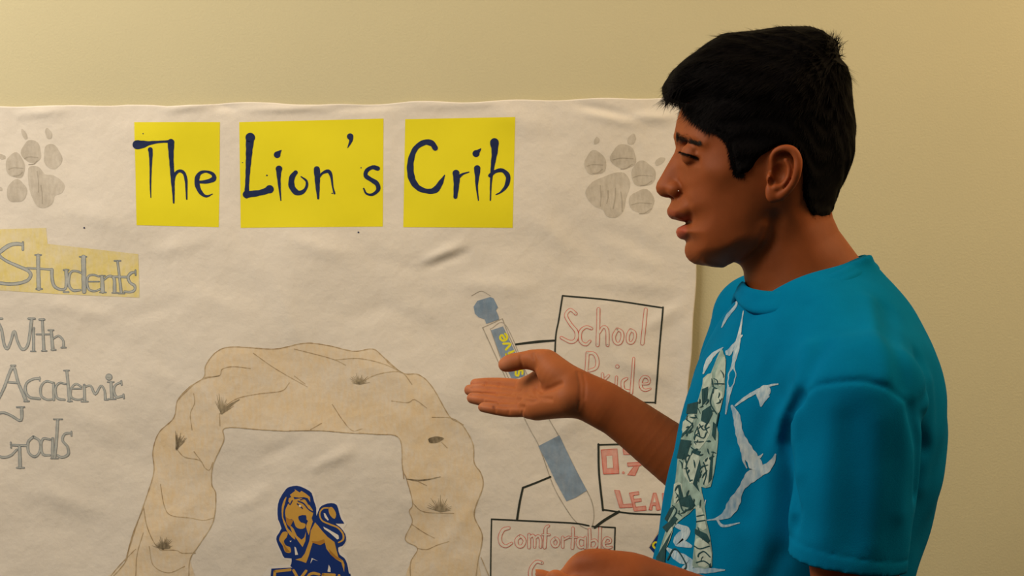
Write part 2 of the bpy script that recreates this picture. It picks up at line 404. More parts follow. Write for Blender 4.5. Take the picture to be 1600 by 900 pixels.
for cx, cy, r in ((974,245,19),(1005,272,18),(1003,315,19),(49,243,14),(25,260,15),(930,255,16)): pd.stroke([(cx-r+3,cy+5),(cx-4,cy+2),(cx+r-4,cy+3)], 1.2); pd.stroke([(cx-4,cy+r),(cx+4,cy+r-1),(cx+r-5,cy+r*.6)], 1.4)
pieces(pd, 'paw_streak', M['paw_dark'], on_poster)

# blue grey serif words: outline strokes under, lighter fill above
def outlined(name, strokes, w, edge, fillm, rim, label=None, extra=None):
    a = PF(E2); b_ = PF(E3)
    for st in strokes:
        st = [(p[0], p[1], p[2] if len(p) > 2 else w) for p in st]
        a.stroke(st, wob=.04); b_.stroke([(p[0], p[1], max(.6, p[2]-rim)) for p in st])
    if extra: extra(a, b_)
    bs = layered(a, 'letter', M[edge], on_poster, [(b_, 'letter_fill', M[fillm])])
    if len(bs) <= 2:
        for o, _ in bs: o['label'] = label
hl = PF(E1).poly([(-60,360),(72,356),(74,381),(216,397),(218,465),(100,460),(-60,450)], 0, 5)
under(hl.build('highlight', M['pencil_yellow'], None, 'yellow pencil highlight behind the word Students'), poster)
def serif(x, y, w=60, h=22): return [(x-w/2, y, h), (x+w/2, y, h)]
ST = [[(225,270,34),(170,262,38),(100,275,42),(30,320,44),(-10,370,34),(60,430,30),(180,485,34),(280,530,36),(308,575,36),(280,625,34),(200,655,34),(100,665,34),(0,655,34)],
  [(228,245,22),(228,320,26)], [(380,380,40),(382,500,38),(388,710,44)], serif(380,374,60,18), serif(392,714,56,20),
  [(270,505,22),(380,510,22),(520,520,24)],
  [(518,520,36),(520,600,34),(540,680,34),(590,715,30),(650,712,30),(665,640,36),(662,530,40)], serif(660,524,50,18), serif(660,745,50,18),
  [(830,565,20),(775,538,24),(715,540,26),(688,600,30),(690,680,30),(730,728,30),(800,725,26)], [(835,395,50),(838,600,48),(840,740,48)], serif(830,392,66,18),
  [(880,640,16),(990,640,16)], [(990,590,20),(930,572,22),(880,590,24),(870,660,26),(890,720,26),(950,735,22),(1000,715,20)],
  [(1020,590,36),(1025,740,44)], serif(1020,582,56,16), serif(1028,748,60,16), [(1040,620,22),(1090,585,26),(1140,610,32),(1145,740,38)], serif(1150,752,60,16),
  [(1175,435,26),(1190,560,26),(1212,750,32)], serif(1175,432,60,18), [(1110,590,24),(1270,595,26)], serif(1215,758,60,16),
  [(1352,545,22),(1310,555,30),(1280,595,30),(1300,650,30),(1345,680,30),(1345,725,28),(1300,745,26),(1245,740,24)], [(1354,525,18),(1356,575,18)]]
outlined('students_lettering', [Z(0,340,6.4,s) for s in ST], 5, 'blue_edge', 'blue_fill', 1.9, 'blue grey outlined word Students over yellow highlight')
s4 = 3.46
WI = [[(-25,60,16),(5,120,16),(20,200,16),(38,225,16),(58,180,14),(75,130,16),(95,190,14),(120,228,16),(150,200,16),(170,70,18)], serif(170,62,34,12), serif(0,62,20,12),
  [(180,120,14),(180,230,16)], serif(178,238,26,8), [(182,112,12),(182,120,12)], [(228,75,14),(236,230,16)], serif(225,66,26,12), serif(238,236,26,9), [(195,146,9),(280,146,9)],
  [(276,130,16),(284,228,18)], serif(274,124,28,9), serif(288,230,24,9), [(286,170,10),(315,155,12),(340,180,12),(342,215,14)], serif(342,218,24,9)]
AC = [[(-10,500,16),(20,440,16),(68,325,18),(100,410,16),(140,500,20)], serif(70,315,24,10), serif(145,508,26,9), [(45,405,12),(100,410,12)],
  [(215,385,14),(180,388,14),(145,410,14),(138,450,16),(160,485,14),(215,495,14)], [(215,378,8),(215,398,8)], [(290,410,12),(250,400,12),(222,430,14),(225,480,14),(260,500,12),(290,495,10)], [(290,410,14),(292,500,14)],
  [(355,415,10),(320,410,12),(300,440,14),(310,490,14),(350,500,12)], [(360,345,16),(368,420,16),(376,505,18)], serif(358,342,28,8), serif(378,508,24,8),
  [(390,440,9),(440,440,9)], [(440,430,10),(410,415,12),(385,440,12),(385,485,12),(420,500,11),(455,492,9)],
  [(455,420,14),(458,505,16)], serif(458,510,36,8), [(462,430,10),(490,425,12),(515,470,14),(545,425,12),(565,450,12),(570,495,14)], serif(575,500,20,8),
  [(600,408,16),(605,490,18)], serif(598,404,32,9), serif(605,496,40,9), [(588,377,36),(589,378,36)], [(655,405,12),(625,420,12),(615,450,14),(630,485,14),(665,480,12)], [(656,398,10),(658,420,10)], [(668,470,10),(670,492,10)]]
GO = [[(-20,575,16),(20,570,14),(60,585,14),(105,612,14),(118,600,16),(118,545,18)], serif(112,540,42,9), [(60,745,12),(150,748,14)], [(58,730,9),(60,760,9)], [(105,750,18),(108,865,20)], serif(110,868,40,9),
  [(90,770,12),(60,800,14),(20,812,14),(-20,800,14)], [(180,700,14),(152,730,16),(155,785,14),(188,808,14),(215,780,14),(215,725,14),(180,700,14)],
  [(270,715,12),(235,710,14),(222,745,14),(232,795,14),(270,800,12)], [(285,710,16),(284,808,18)], [(312,610,16),(305,720,16),(295,810,18)], serif(314,605,46,8), serif(295,817,40,8),
  [(385,680,12),(350,685,14),(338,720,14),(365,755,14),(368,795,16),(335,812,14),(310,800,12)], [(386,672,9),(386,695,9)]]
outlined('goal_lettering', [Z(0,480,s4,s) for s in WI], 4.2, 'blue_edge', 'blue_fill', 1.5, 'blue grey outlined word With')
outlined('goal_lettering', [Z(0,480,s4,s) for s in AC], 4.2, 'blue_edge', 'blue_fill', 1.5, 'blue grey outlined word Academic')
outlined('goal_lettering', [Z(0,480,s4,s) for s in GO], 4.2, 'blue_edge', 'blue_fill', 1.5, 'blue grey outlined word Goals')

# rock arch
z5 = lambda p: Z(170,520,2.368,p); z6 = lambda p: Z(460,520,2.368,p)
outer = z5([(0,920),(60,850),(75,800),(100,720),(128,640),(165,520),(162,440),(185,370),(240,315),(255,250),(300,200),(352,165),(360,120),(400,70),(460,52),(600,60),(660,52),(700,42)])+z6([(60,38),(130,48),(220,68),(290,60),(330,90),(400,148),(460,155),(510,200),(575,310),(620,340),(660,410),(665,480),(690,520),(697,570),(665,670),(695,750),(680,840),(670,920)])
inner = z6([(430,920),(430,850),(455,798),(410,765),(436,700),(425,660),(438,630),(415,540),(400,500),(388,390),(300,375),(200,370),(100,362),(0,362)])+z5([(650,363),(560,358),(432,352),(425,400),(385,490),(380,560),(395,600),(385,700),(330,790),(300,840),(295,920)])
arch = PF(E1).poly(outer+inner, 3, 5)
ro = arch.build('rock_arch_drawing', M['rock'], None, 'tan pencil drawing of a rock cave arch'); under(ro, poster)
rl = PF(E2)
rl.stroke(outer, 1.5, wob=.25); rl.stroke(inner, 1.4, wob=.25)
for st in ([(352,165),(410,158),(420,135),(460,125),(525,132)], [(410,158),(340,175),(290,215),(255,250)], [(410,300),(440,265),(485,240),(560,225),(640,215),(668,185)], [(410,300),(412,345)],
           [(315,225),(318,260),(302,300),(308,360)], [(250,430),(280,460),(335,472),(355,500),(372,508),(385,480)], [(250,430),(250,380)], [(315,440),(345,480)], [(190,560),(205,640),(230,675),(300,685),(350,694),(388,685)],
           [(128,640),(140,710),(165,770),(190,803)], [(190,803),(250,805),(270,815),(320,815)], [(128,740),(105,820),(100,900)], [(128,650),(90,740),(60,850)], [(150,790),(165,860),(220,888),(280,865)], [(535,75),(620,135),(734,200)], [(100,800),(40,860),(0,910)]):
    rl.stroke(z5(st), 1.3, wob=.2)
for st in ([(0,60),(80,80),(150,100),(190,120)], [(150,100),(240,95),(330,115),(400,148)], [(240,190),(290,160),(350,145),(400,148),(435,190)], [(140,265),(180,325),(215,362),(250,355)], [(360,252),(420,258),(445,247),(490,278)],
           [(510,312),(580,315),(625,340)], [(415,540),(455,548),(500,540),(540,532)], [(455,548),(490,565)], [(400,490),(405,540)], [(438,630),(480,662),(590,668)], [(436,710),(480,740),(518,760)], [(455,798),(490,802),(530,785),(572,772)], [(0,160),(40,190)], [(545,405),(565,425)], [(60,358),(100,335)], [(690,830),(720,900)], [(330,90),(355,118),(400,148)]):
    rl.stroke(z6(st), 1.3, wob=.2)
pieces(rl, 'rock_outline', M['rock_line'], lambda o: setattr(o, 'parent', ro))
gh = PF(E3)
def fan(cx, cy, a0, a1, n, l, w=1.5):
    for i in range(n):
        a = math.radians(a0+(a1-a0)*(i+.5)/n); r = l*(.6+.5*random.random())
        gh.stroke([(cx+random.uniform(-1,1), cy, w), (cx+r*.5*math.cos(a), cy-r*.5*math.sin(a), w*.8), (cx+r*math.cos(a), cy-r*math.sin(a), .3)], cap=False)
for (cx, cy), a0, a1, n, l in ((z5([(418,300)])[0],30,120,14,30),(z5([(250,430)])[0],40,95,12,26),(z5([(200,800)])[0],15,165,20,20),(z6([(240,190)])[0],5,175,16,17),(z6([(540,662)])[0],5,165,18,26)): fan(cx, cy, a0, a1, n, l)
c_ = z5([(207,797)])[0]; gh.ell(c_[0], c_[1]-3, 9, 4, 5); c_ = z5([(254,415)])[0]; gh.ell(c_[0], c_[1], 2.4, 9, 10)
c_ = z6([(522,395)])[0]; gh.ell(c_[0], c_[1], 12, 5, -8); gh.stroke(z6([(415,540,3),(460,545,5),(500,541,4),(540,532,2)]))
for (cx, cy) in (z5([(436,285)])[0],): gh.stroke([(cx-8,cy+4,2),(cx+6,cy-8,3),(cx+20,cy-16,1)])
pieces(gh, 'rock_shading', M['graphite'], lambda o: setattr(o, 'parent', ro), gap=4)

# pen drawing
pen = PF(E2)
pl = PF(E1)
pl.stroke([(737,462),(752,455),(766,462)], .8)
pl.stroke([(754,512),(820,655),(842,697),(865,760),(888,800),(901,816),(912,824),(921,827)], 1.3)
pl.stroke([(785,498),(800,535),(850,640),(875,685),(905,745),(917,767),(925,785),(928,805),(925,825)], 1.3)
pl.stroke([(754,512),(785,498)], 1.0); pl.stroke([(766,514),(790,508),(820,585),(797,594),(766,514)], 1.0)
po = pl.build('pen_drawing', M['thin_line'], None, 'blue pencil drawing of a marker pen pointing down right'); under(po, poster); po['kind'] = 'stuff'; del po['kind']
pen.poly([(740,479),(746,470),(766,464),(771,466),(778,480),(775,485),(779,494),(780,499),(760,506),(757,499),(752,497),(748,496),(742,490)])
pen.poly([(767,516),(786,510),(799,538),(820,583),(818,588),(800,593),(782,556)])
pen.poly([(841,697),(874,680),(895,725),(917,766),(900,777),(885,783),(868,752),(855,724)])
pieces(pen, 'pen_body', M['pen_blue'], lambda o: setattr(o, 'parent', po))
yl = PF(E3)
def rot(pts, cx, cy, a):
    c, s = math.cos(math.radians(a)), math.sin(math.radians(a)); return [(cx+x*c-y*s, cy+x*s+y*c)+tuple(r) for x, y, *r in pts]
S_ = [(-31,-4),(-35,-6),(-38,-3),(-34,0),(-31,3),(-34,6),(-38,4)]
for st in (S_, [(-24,-7),(-24,4),(-21,6)], [(-27,-3),(-20,-3)], [(-14,-3),(-14,6)], [(-14,0),(-11,-3),(-8,-3)], [(0,-2),(0,6)], [(0,-7),(.3,-6.6)], [(7,-4),(12,6),(17,-4)], [(21,1),(30,0),(29,-4),(25,-5),(21,-2),(21,3),(25,6),(30,5)]):
    yl.stroke(rot([(x, y, 3.4) for x, y in st], 797, 551, -114))
pieces(yl, 'letter', M['yellow_letter'], lambda o: setattr(o, 'parent', po), 'yellow letter on the pen label')

# boxes
bl = PF(E2)
bl.stroke([(879,462),(955,469),(1036,481)], 2.4); bl.stroke([(1036,480),(1030,550),(1024,630)], 2.6); bl.stroke([(1024,629),(980,628),(900,626)], 2.2)
bl.stroke([(879,462),(873,500),(868,530),(866,600),(864,640)], 2.4)
under(bl.build('box_outline', M['black_line'], None, 'black ruled box around School Pride'), poster)
bl = PF(E2)
bl.stroke([(935,694),(936,740),(942,797)], 3.2); bl.stroke([(935,695),(1000,694),(1062,698)], 2.6); bl.stroke([(942,796),(990,802),(1060,804)], 2.6)
under(bl.build('box_outline', M['black_line'], None, 'black ruled box around the red LEAD lettering'), poster)
bl = PF(E2)
bl.stroke([(768,811),(830,814),(895,817),(920,821)], 2.4); bl.stroke([(925,822),(961,824)], 2.2); bl.stroke([(768,811),(767,860),(766,960)], 2.0); bl.stroke([(961,824),(960,860),(958,960)], 2.2)
under(bl.build('box_outline', M['black_line'], None, 'black ruled box around the word Comfortable'), poster)
bl = PF(E2)
bl.stroke([(806,538,3),(840,534,4),(866,532,3)]); bl.stroke([(860,745,3),(838,754,3),(817,762,3.2)]); bl.stroke([(817,762,3.2),(812,785,3.4),(808,811,3.6)]); bl.stroke([(967,799,4),(945,812,4.4),(929,824,4)])
pieces(bl, 'connector_line', M['black_line'], on_poster)

def letters(name, ox, oy, s, sts, w, edge, fill, rim, label, fm=True):
    outlined(name, [Z(ox, oy, s, [(p[0], p[1], p[2] if len(p) > 2 else w) for p in st]) for st in sts], w/s, edge, fill, rim, label)
za = 4.09
SC = [[(735,205,22),(700,180,22),(672,215,24),(700,270,24),(738,320,26),(735,370,26),(700,385,24),(642,358,20)],
      [(835,300,20),(800,290,22),(765,320,24),(765,380,24),(800,402,22),(825,380,18)],
      [(880,175,24),(878,280,24),(874,405,26)], [(882,330,18),(910,290,22),(935,310,24),(938,405,24)],
      [(1000,305,24),(978,350,26),(988,390,22),(1015,395,22),(1032,360,24),(1028,320,22),(1000,305,24)],
      [(1085,310,24),(1068,345,24),(1070,385,22),(1095,390,22),(1112,360,22),(1110,325,22),(1085,310,24)], [(1182,178,24),(1172,280,26),(1160,395,26)]]
letters('pride_lettering', 720, 440, za, SC, 22, 'red_line', 'paper', 2.0, 'red outlined word School')
PR = [[(810,455,24),(805,540,24),(795,640,24)], [(810,458,22),(850,460,24),(872,500,26),(865,550,24),(820,570,22)], [(905,590,20),(912,680,20)], [(915,630,18),(945,600,18)],
      [(995,610,18),(990,690,18)], [(1000,542,26),(1001,543,26)], [(1060,620,20),(1035,640,24),(1040,690,24),(1075,700,22)], [(1105,490,18),(1098,600,20),(1090,712,22)],
      [(1150,655,16),(1200,650,18),(1200,618,20),(1170,608,22),(1150,640,24),(1155,680,22),(1180,695,20),(1212,685,14)]]
letters('pride_lettering', 720, 440, za, PR, 20, 'red_line', 'paper', 2.0, 'red outlined word Pride partly behind the forearm')
zb = 3.462
CO = [[(190,640,20),(160,650,22),(142,690,22),(150,725,22),(175,738,20),(205,722,16)],
      [(250,685,20),(232,705,22),(238,735,20),(262,738,20),(276,710,20),(262,688,20),(250,685,20)],
      [(300,675,18),(300,745,20)], [(300,695,16),(320,680,18),(330,700,18),(330,742,18)], [(332,695,16),(350,682,18),(362,700,18),(362,742,18)],
      [(405,628,16),(390,640,20),(388,680,20),(384,745,20)], [(372,676,14),(410,676,14)],
      [(440,695,18),(424,712,20),(432,736,18),(450,738,18),(460,715,18),(450,697,18),(440,695,18)], [(482,690,18),(482,742,18)], [(482,705,14),(515,688,16)],
      [(537,640,18),(537,690,18),(534,748,20)], [(520,690,12),(560,690,12)], [(598,700,16),(572,695,18),(562,720,20),(575,745,18),(600,740,16)], [(604,690,16),(602,748,18)],
      [(626,648,18),(628,700,18),(626,750,18)], [(630,712,14),(655,705,18),(668,725,18),(655,748,18),(630,748,14)], [(684,640,18),(682,700,18),(680,752,20)],
      [(706,722,12),(738,718,14),(738,700,16),(718,694,18),(704,715,20),(708,740,18),(730,748,16),(748,742,12)]]
letters('comfort_lettering', 740, 640, zb, CO, 18, 'red_line', 'paper', 1.9, 'red outlined word Comfortable')
CC = [[(370,828,20),(340,822,20),(315,850,22),(306,880,22),(312,920,22),(340,940,22)], [(430,890,20),(410,920,20),(430,950,20)]]
letters('comfort_lettering', 740, 640, zb, CC, 18, 'red_line', 'paper', 1.9, 'red outlined letter C above the lower hand')
def blockletters(a, b_): pass
lf = PF(E2); le = PF(E3)
def block(pts, w):
    p = Z(740, 640, zb, pts)
    for i in range(len(p)-1): lf.stroke([p[i], p[i+1]], w, cap=False, smooth=False)
def outl(pts): le.stroke(Z(740, 640, zb, pts), 1.1, smooth=False)
def polyf(pts): lf.poly(Z(740, 640, zb, pts)); outl(pts+[pts[0]])
lf.poly(Z(740,640,zb,[(690,218),(775,212),(785,345),(702,348)])); outl([(690,218),(775,212),(785,345),(702,348),(690,218)]); outl([(718,250),(750,248),(755,315),(722,317),(718,250)])
polyf([(808,210),(900,212),(898,240),(812,243)]); polyf([(832,288),(905,284),(906,302),(834,306)]); polyf([(868,306),(895,304),(872,356),(832,352),(850,330)])
lf.ell(740+810/zb, 640+341/zb, 2.2, 2.2)
polyf([(762,435),(788,437),(808,512),(862,508),(860,526),(790,530)])
polyf([(842,450),(892,442),(894,458),(862,463),(866,484),(905,480),(907,494),(870,500),(876,526),(930,520),(932,542),(868,548)])
polyf([(948,540),(972,450),(986,450),(1010,540),(990,543),(984,516),(966,518),(962,542)])
polyf([(1020,452),(1046,452),(1080,480),(1080,545),(1026,546)])
pw = PF(E4).poly(Z(740,640,zb,[(718,250),(750,248),(755,315),(722,317)])).poly(Z(740,640,zb,[(970,500),(979,470),(985,500)]))
layered(lf, 'letter', M['red_fill'], on_poster, [(le, 'letter_edge', M['red_line']), (pw, 'letter_gap', M['paper'])])
bt = PF(E1).poly([(1014,855),(1036,822),(1058,830),(1050,878),(1026,869)])
bto = bt.build('blue_tag_drawing', M['emblem_blue'], None, 'dark blue drawn tag with yellow letters at the shirt edge'); under(bto, poster)
bm_ = PF(E3).stroke([(1029,848,2.6),(1023,847,3),(1020,852,3.4),(1025,857,3.2),(1030,854,2.6)]).stroke([(1032,842,3),(1036,848,3)]); pieces(bm_, 'letter', M['yellow_letter'], lambda o: setattr(o, 'parent', bto))
gl = PF(E1).stroke([(1014,855),(1022,842),(1038,815)], 1); under(gl.build('fold_line', M['rock_line'], None), poster)

# lion emblem (zoom 5.624)
ze = 5.624
def ZE(p): return Z(400, 740, ze, p)
em = PF(E1).poly(ZE([(240,170),(270,110),(360,88),(430,110),(480,125),(520,190),(545,300),(570,265),(660,240),(730,260),(760,370),(800,440),(770,480),(800,560),(770,640),(745,680),(800,730),(825,860),(830,960),(110,960),(115,820),(300,800),(290,760),(230,740),(170,600),(175,540),(215,470),(180,380),(185,260)]), 2, 6)
emo = em.build('lion_emblem', M['emblem_white'], None, 'cut out blue and gold lion emblem sticker'); under(emo, poster)
eb = PF(E2).poly(ZE([(262,138),(300,115),(360,105),(415,122),(450,140),(490,170),(510,240),(530,300),(532,370),(560,300),(600,272),(660,258),(710,275),(730,340),(750,400),(775,440),(700,438),(740,470),(785,530),(790,590),(760,635),(722,650),(735,710),(775,740),(800,790),(815,870),(820,960),(640,960),(640,900),(330,835),(310,790),(312,745),(250,740),(225,690),(185,600),(183,550),(225,480),(195,400),(190,310),(205,230)]), 2, 6)
ebo = eb.build('emblem_backing', M['emblem_blue'], None); ebo.parent = emo
wh = PF(E3)
for p in ([(595,345),(610,350),(640,405),(632,412),(605,385)], [(592,465),(640,490),(725,540),(730,570),(715,578),(650,520),(600,485)], [(338,640),(352,650),(370,712),(345,715)], [(640,800),(628,860),(655,870),(655,830)], [(478,790),(490,740),(545,768),(500,752)], [(295,590),(315,588),(305,602)]): wh.poly(ZE(p), 0, 6)
on_em = lambda o: setattr(o, 'parent', emo)
pieces(wh, 'emblem_gap', M['emblem_white'], on_em)
eg = PF(E3)
for p, sm_ in (([(300,185),(345,150),(340,135),(385,165),(400,150),(440,175),(475,205),(478,250),(455,215),(420,205),(380,210),(340,205),(310,205)], 0),
  ([(340,225),(400,215),(440,235),(480,290),(505,335),(490,390),(470,420),(445,400),(440,365),(380,370),(375,400),(400,430),(435,430),(430,475),(390,485),(350,465),(330,410),(300,400),(280,430),(262,380),(258,320),(285,260),(290,215),(330,205)], 2),
  ([(250,225),(270,205),(245,300),(240,380),(262,430),(280,480),(330,530),(345,580),(290,530),(255,460),(230,380),(228,290)], 2),
  ([(290,440),(330,480),(360,545),(400,580),(425,560),(440,510),(435,590),(410,645),(370,590),(320,520)], 0),
  ([(455,420),(490,390),(500,420),(480,480),(465,540),(452,510),(440,460)], 0),
  ([(520,428),(545,455),(580,500),(630,555),(690,600),(710,680),(725,735),(765,765),(778,800),(775,865),(750,780),(700,750),(650,700),(620,660),(605,600),(560,628),(500,605),(488,640),(465,720),(440,785),(400,770),(345,755),(400,740),(430,700),(452,640),(470,590),(482,500)], 0),
  ([(240,510),(280,515),(270,560),(245,590),(262,630),(300,645),(308,685),(290,697),(255,685),(235,630),(205,585),(215,545)], 2),
  ([(640,300),(665,292),(690,320),(705,360),(690,398),(655,370),(640,335)], 2)): eg.poly(ZE(p), sm_, 6)
pieces(eg, 'lion_patch', M['emblem_gold'], on_em, gap=.7)
et = PF(E3).stroke(ZE([(640,300,14),(590,305,13),(560,350,13),(580,410,13),(650,445,14),(720,475,14),(765,530,16),(765,580,16),(725,605,10)])); eto = et.build('lion_tail', M['emblem_gold'], None); eto.parent = emo
es = PF(E4)
for p in ([(488,590),(540,595),(600,575),(608,605),(565,628),(500,607)], [(330,410),(300,400),(262,380),(270,440),(300,470)], [(640,660),(700,720),(760,765),(700,750),(650,705)], [(230,590),(262,640),(300,690),(262,685)]): es.poly(ZE(p), 0, 6)
pieces(es, 'emblem_shade', M['emblem_brown'], on_em, gap=.7)
ef = PF(.00066)
ef.stroke(ZE([(365,265,12),(400,295,12),(410,305,8)])); ef.stroke(ZE([(370,240,10),(420,262,12),(460,310,10),(500,335,12)])); ef.poly(ZE([(372,375),(420,380),(450,405),(440,440),(400,425),(380,405)]), 0, 6); ef.stroke(ZE([(285,250,10),(300,270,10),(320,235,8)])); ef.stroke(ZE([(390,230,8),(430,220,8),(465,270,8)]))
pieces(ef, 'lion_face_line', M['emblem_blue'], on_em, gap=.7)
ey = PF(.00078).ell(400+388/ze, 740+283/ze, 2.0, 1.5, 20); eyo = ey.build('lion_eye', M['emblem_white'], None); eyo.parent = emo
# EXCEL banner below (cut by the frame)
eb2 = PF(.00066).poly(ZE([(135,835),(330,825),(480,845),(700,870),(830,880),(840,1060),(110,1060)]), 0, 6); b2 = eb2.build('banner', M['emblem_blue'], None); b2.parent = emo
ex = PF(.00078)
for st in ([(165,860),(300,845)], [(165,860),(155,1030)], [(160,945),(260,940)], [(155,1030),(290,1030)], [(330,850),(430,1030)], [(440,855),(310,1030)], [(555,885),(500,875),(460,900),(450,970),(480,1030),(560,1030)], [(590,885),(690,890)], [(590,885),(585,1030)], [(588,955),(670,955)], [(585,1030),(690,1030)], [(730,895),(725,1030)], [(725,1030),(810,1030)]):
    ex.stroke(ZE([(x, y, 24) for x, y in st]), smooth=len(st) > 2)
pieces(ex, 'banner_letter', M['emblem_gold'], on_em, gap=.8)

# ============================================================ SDF modelling (numpy surface nets)
class Vol:
    def __init__(s, lo, hi, h):
        s.lo = np.array(lo, float); s.h = h
        s.n = np.ceil((np.array(hi)-s.lo)/h).astype(int)+1
        s.ax = [s.lo[i]+h*np.arange(s.n[i]) for i in range(3)]
        s.f = np.full(tuple(s.n), .05, np.float32)
    def box(s, lo, hi):
        a = np.clip(np.floor((np.array(lo)-s.lo)/s.h).astype(int), 0, s.n-1); b_ = np.clip(np.ceil((np.array(hi)-s.lo)/s.h).astype(int)+1, a+1, s.n)
        sl = tuple(slice(a[i], b_[i]) for i in range(3))
        X = s.ax[0][sl[0]].astype(np.float32)[:,None,None]; Y = s.ax[1][sl[1]].astype(np.float32)[None,:,None]; Z_ = s.ax[2][sl[2]].astype(np.float32)[None,None,:]
        return sl, X, Y, Z_
    @staticmethod
    def smin(a, b_, k):
        h = np.clip(.5+.5*(b_-a)/k, 0, 1); return b_+(a-b_)*h-k*h*(1-h)
    def put(s, sl, g, k, mode):
        if mode == 'add': s.f[sl] = s.smin(s.f[sl], g, k)
        elif mode == 'cut': s.f[sl] = -s.smin(-s.f[sl], g, k)
    @staticmethod
    def dcone(X, Y, Z_, a, b_, ra, rb):
        ba = np.array(b_)-np.array(a); L2 = float(ba@ba)+1e-12
        t = np.clip(((X-a[0])*ba[0]+(Y-a[1])*ba[1]+(Z_-a[2])*ba[2])/L2, 0, 1)
        return np.sqrt((X-a[0]-t*ba[0])**2+(Y-a[1]-t*ba[1])**2+(Z_-a[2]-t*ba[2])**2)-(ra+(rb-ra)*t), t
    def cone(s, a, b_, ra, rb, k=.004, mode='add'):
        m_ = max(ra, rb)+k+2*s.h
        sl, X, Y, Z_ = s.box(np.minimum(a, b_)-m_, np.maximum(a, b_)+m_)
        s.put(sl, s.dcone(X, Y, Z_, a, b_, ra, rb)[0], k, mode)
    def chain(s, pts, k=.004, mode='add'):
        for p, q in zip(pts[:-1], pts[1:]): s.cone(p[0], q[0], p[1], q[1], k, mode)
    def limb(s, pts, k=.004, n=5, mode='add'):     # smooth path of spheres swept as ONE shape
        q = np.array([list(p)+[r] for p, r in pts]); e = np.vstack([2*q[0]-q[1], q, 2*q[-1]-q[-2]]); out = []
        for i in range(1, len(e)-2):
            a, b_, c, d = e[i-1], e[i], e[i+1], e[i+2]
            for t in np.linspace(0, 1, n, endpoint=False):
                out.append(.5*((2*b_)+(-a+c)*t+(2*a-5*b_+4*c-d)*t*t+(-a+3*b_-3*c+d)*t**3))
        out.append(q[-1]); o = np.array(out); m_ = o[:,3].max()+k+2*s.h
        sl, X, Y, Z_ = s.box(o[:,:3].min(0)-m_, o[:,:3].max(0)+m_); g = None
        for p, r in zip(o[:-1], o[1:]):
            d = s.dcone(X, Y, Z_, p[:3], r[:3], p[3], r[3])[0]; g = d if g is None else np.minimum(g, d)
        s.put(sl, g.astype(np.float32), k, mode)
    def ell(s, c, r, k=.004, mode='add', rot=None):
        m_ = max(r)+k+2*s.h; sl, X, Y, Z_ = s.box(np.array(c)-m_, np.array(c)+m_)
        x, y, z = X-c[0], Y-c[1], Z_-c[2]
        if rot is not None:
            R = np.array(rot); x, y, z = (R[i][0]*x+R[i][1]*y+R[i][2]*z for i in range(3))
        q = np.sqrt((x/r[0])**2+(y/r[1])**2+(z/r[2])**2); s.put(sl, ((q-1)*min(r)).astype(np.float32), k, mode)
    def dent(s, a, b_, amp, w_):      # +amp carves a groove, -amp raises a ridge
        m_ = 2.6*w_; sl, X, Y, Z_ = s.box(np.minimum(a, b_)-m_, np.maximum(a, b_)+m_)
        d, t = s.dcone(X, Y, Z_, a, b_, 0, 0); s.f[sl] += (amp*np.exp(-(d/w_)**2)).astype(np.float32)
    def dents(s, pts, amp, w_):
        a = np.array(pts)
        m_ = 2.6*w_; sl, X, Y, Z_ = s.box(a.min(0)-m_, a.max(0)+m_)
        d = None
        for p, q in zip(pts[:-1], pts[1:]):
            e = s.dcone(X, Y, Z_, p, q, 0, 0)[0]; d = e if d is None else np.minimum(d, e)
        s.f[sl] += (amp*np.exp(-(d/w_)**2)).astype(np.float32)
    def mesh(s):
        f = s.f; nx, ny, nz = f.shape
        sg = f < 0
        c = sg[:-1,:-1,:-1].astype(np.int8)
        cnt = np.zeros((nx-1, ny-1, nz-1), np.int8)
        for i in (0, 1):
            for j in (0, 1):
                for k in (0, 1): cnt += sg[i:nx-1+i, j:ny-1+j, k:nz-1+k]
        act = np.argwhere((cnt > 0) & (cnt < 8))
        idx = np.full((nx-1, ny-1, nz-1), -1, np.int32); idx[act[:,0], act[:,1], act[:,2]] = np.arange(len(act))
        val = {}
        for i in (0, 1):
            for j in (0, 1):
                for k in (0, 1): val[i,j,k] = f[act[:,0]+i, act[:,1]+j, act[:,2]+k].astype(float)
        acc = np.zeros((len(act), 3)); num = np.zeros(len(act))
        for ax in range(3):
            o = [a for a in range(3) if a != ax]
            for i in (0, 1):
                for j in (0, 1):
                    p = [0,0,0]; p[o[0]] = i; p[o[1]] = j; q = list(p); q[ax] = 1
                    a, b_ = val[tuple(p)], val[tuple(q)]; mk = (a < 0) != (b_ < 0)
                    t = np.where(mk, a/np.where(mk, a-b_, 1), 0)
                    pos = np.tile(np.array(p, float), (len(act), 1)); pos[:,ax] += t
                    acc[mk] += pos[mk]; num[mk] += 1
        V = s.lo+s.h*(act+acc/num[:,None])
        faces = []
        for ax in range(3):
            o = [(ax+1) % 3, (ax+2) % 3]
            sl0 = [slice(1, -1)]*3; sl0[ax] = slice(0, -1); sl1 = list(sl0); sl1[ax] = slice(1, None)
            a, b_ = sg[tuple(sl0)], sg[tuple(sl1)]
            e = np.argwhere(a != b_); st = a[e[:,0], e[:,1], e[:,2]]
            base = e+1; base[:,ax] -= 1
            def g(d0, d1):
                c_ = base.copy(); c_[:,o[0]] -= d0; c_[:,o[1]] -= d1; return idx[c_[:,0], c_[:,1], c_[:,2]]
            Q = np.stack([g(1,1), g(0,1), g(0,0), g(1,0)], 1)
            Q[~st] = Q[~st][:, ::-1]; faces.append(Q)
        Fq = np.vstack(faces); Fq = Fq[(Fq >= 0).all(1)]
        return V, Fq
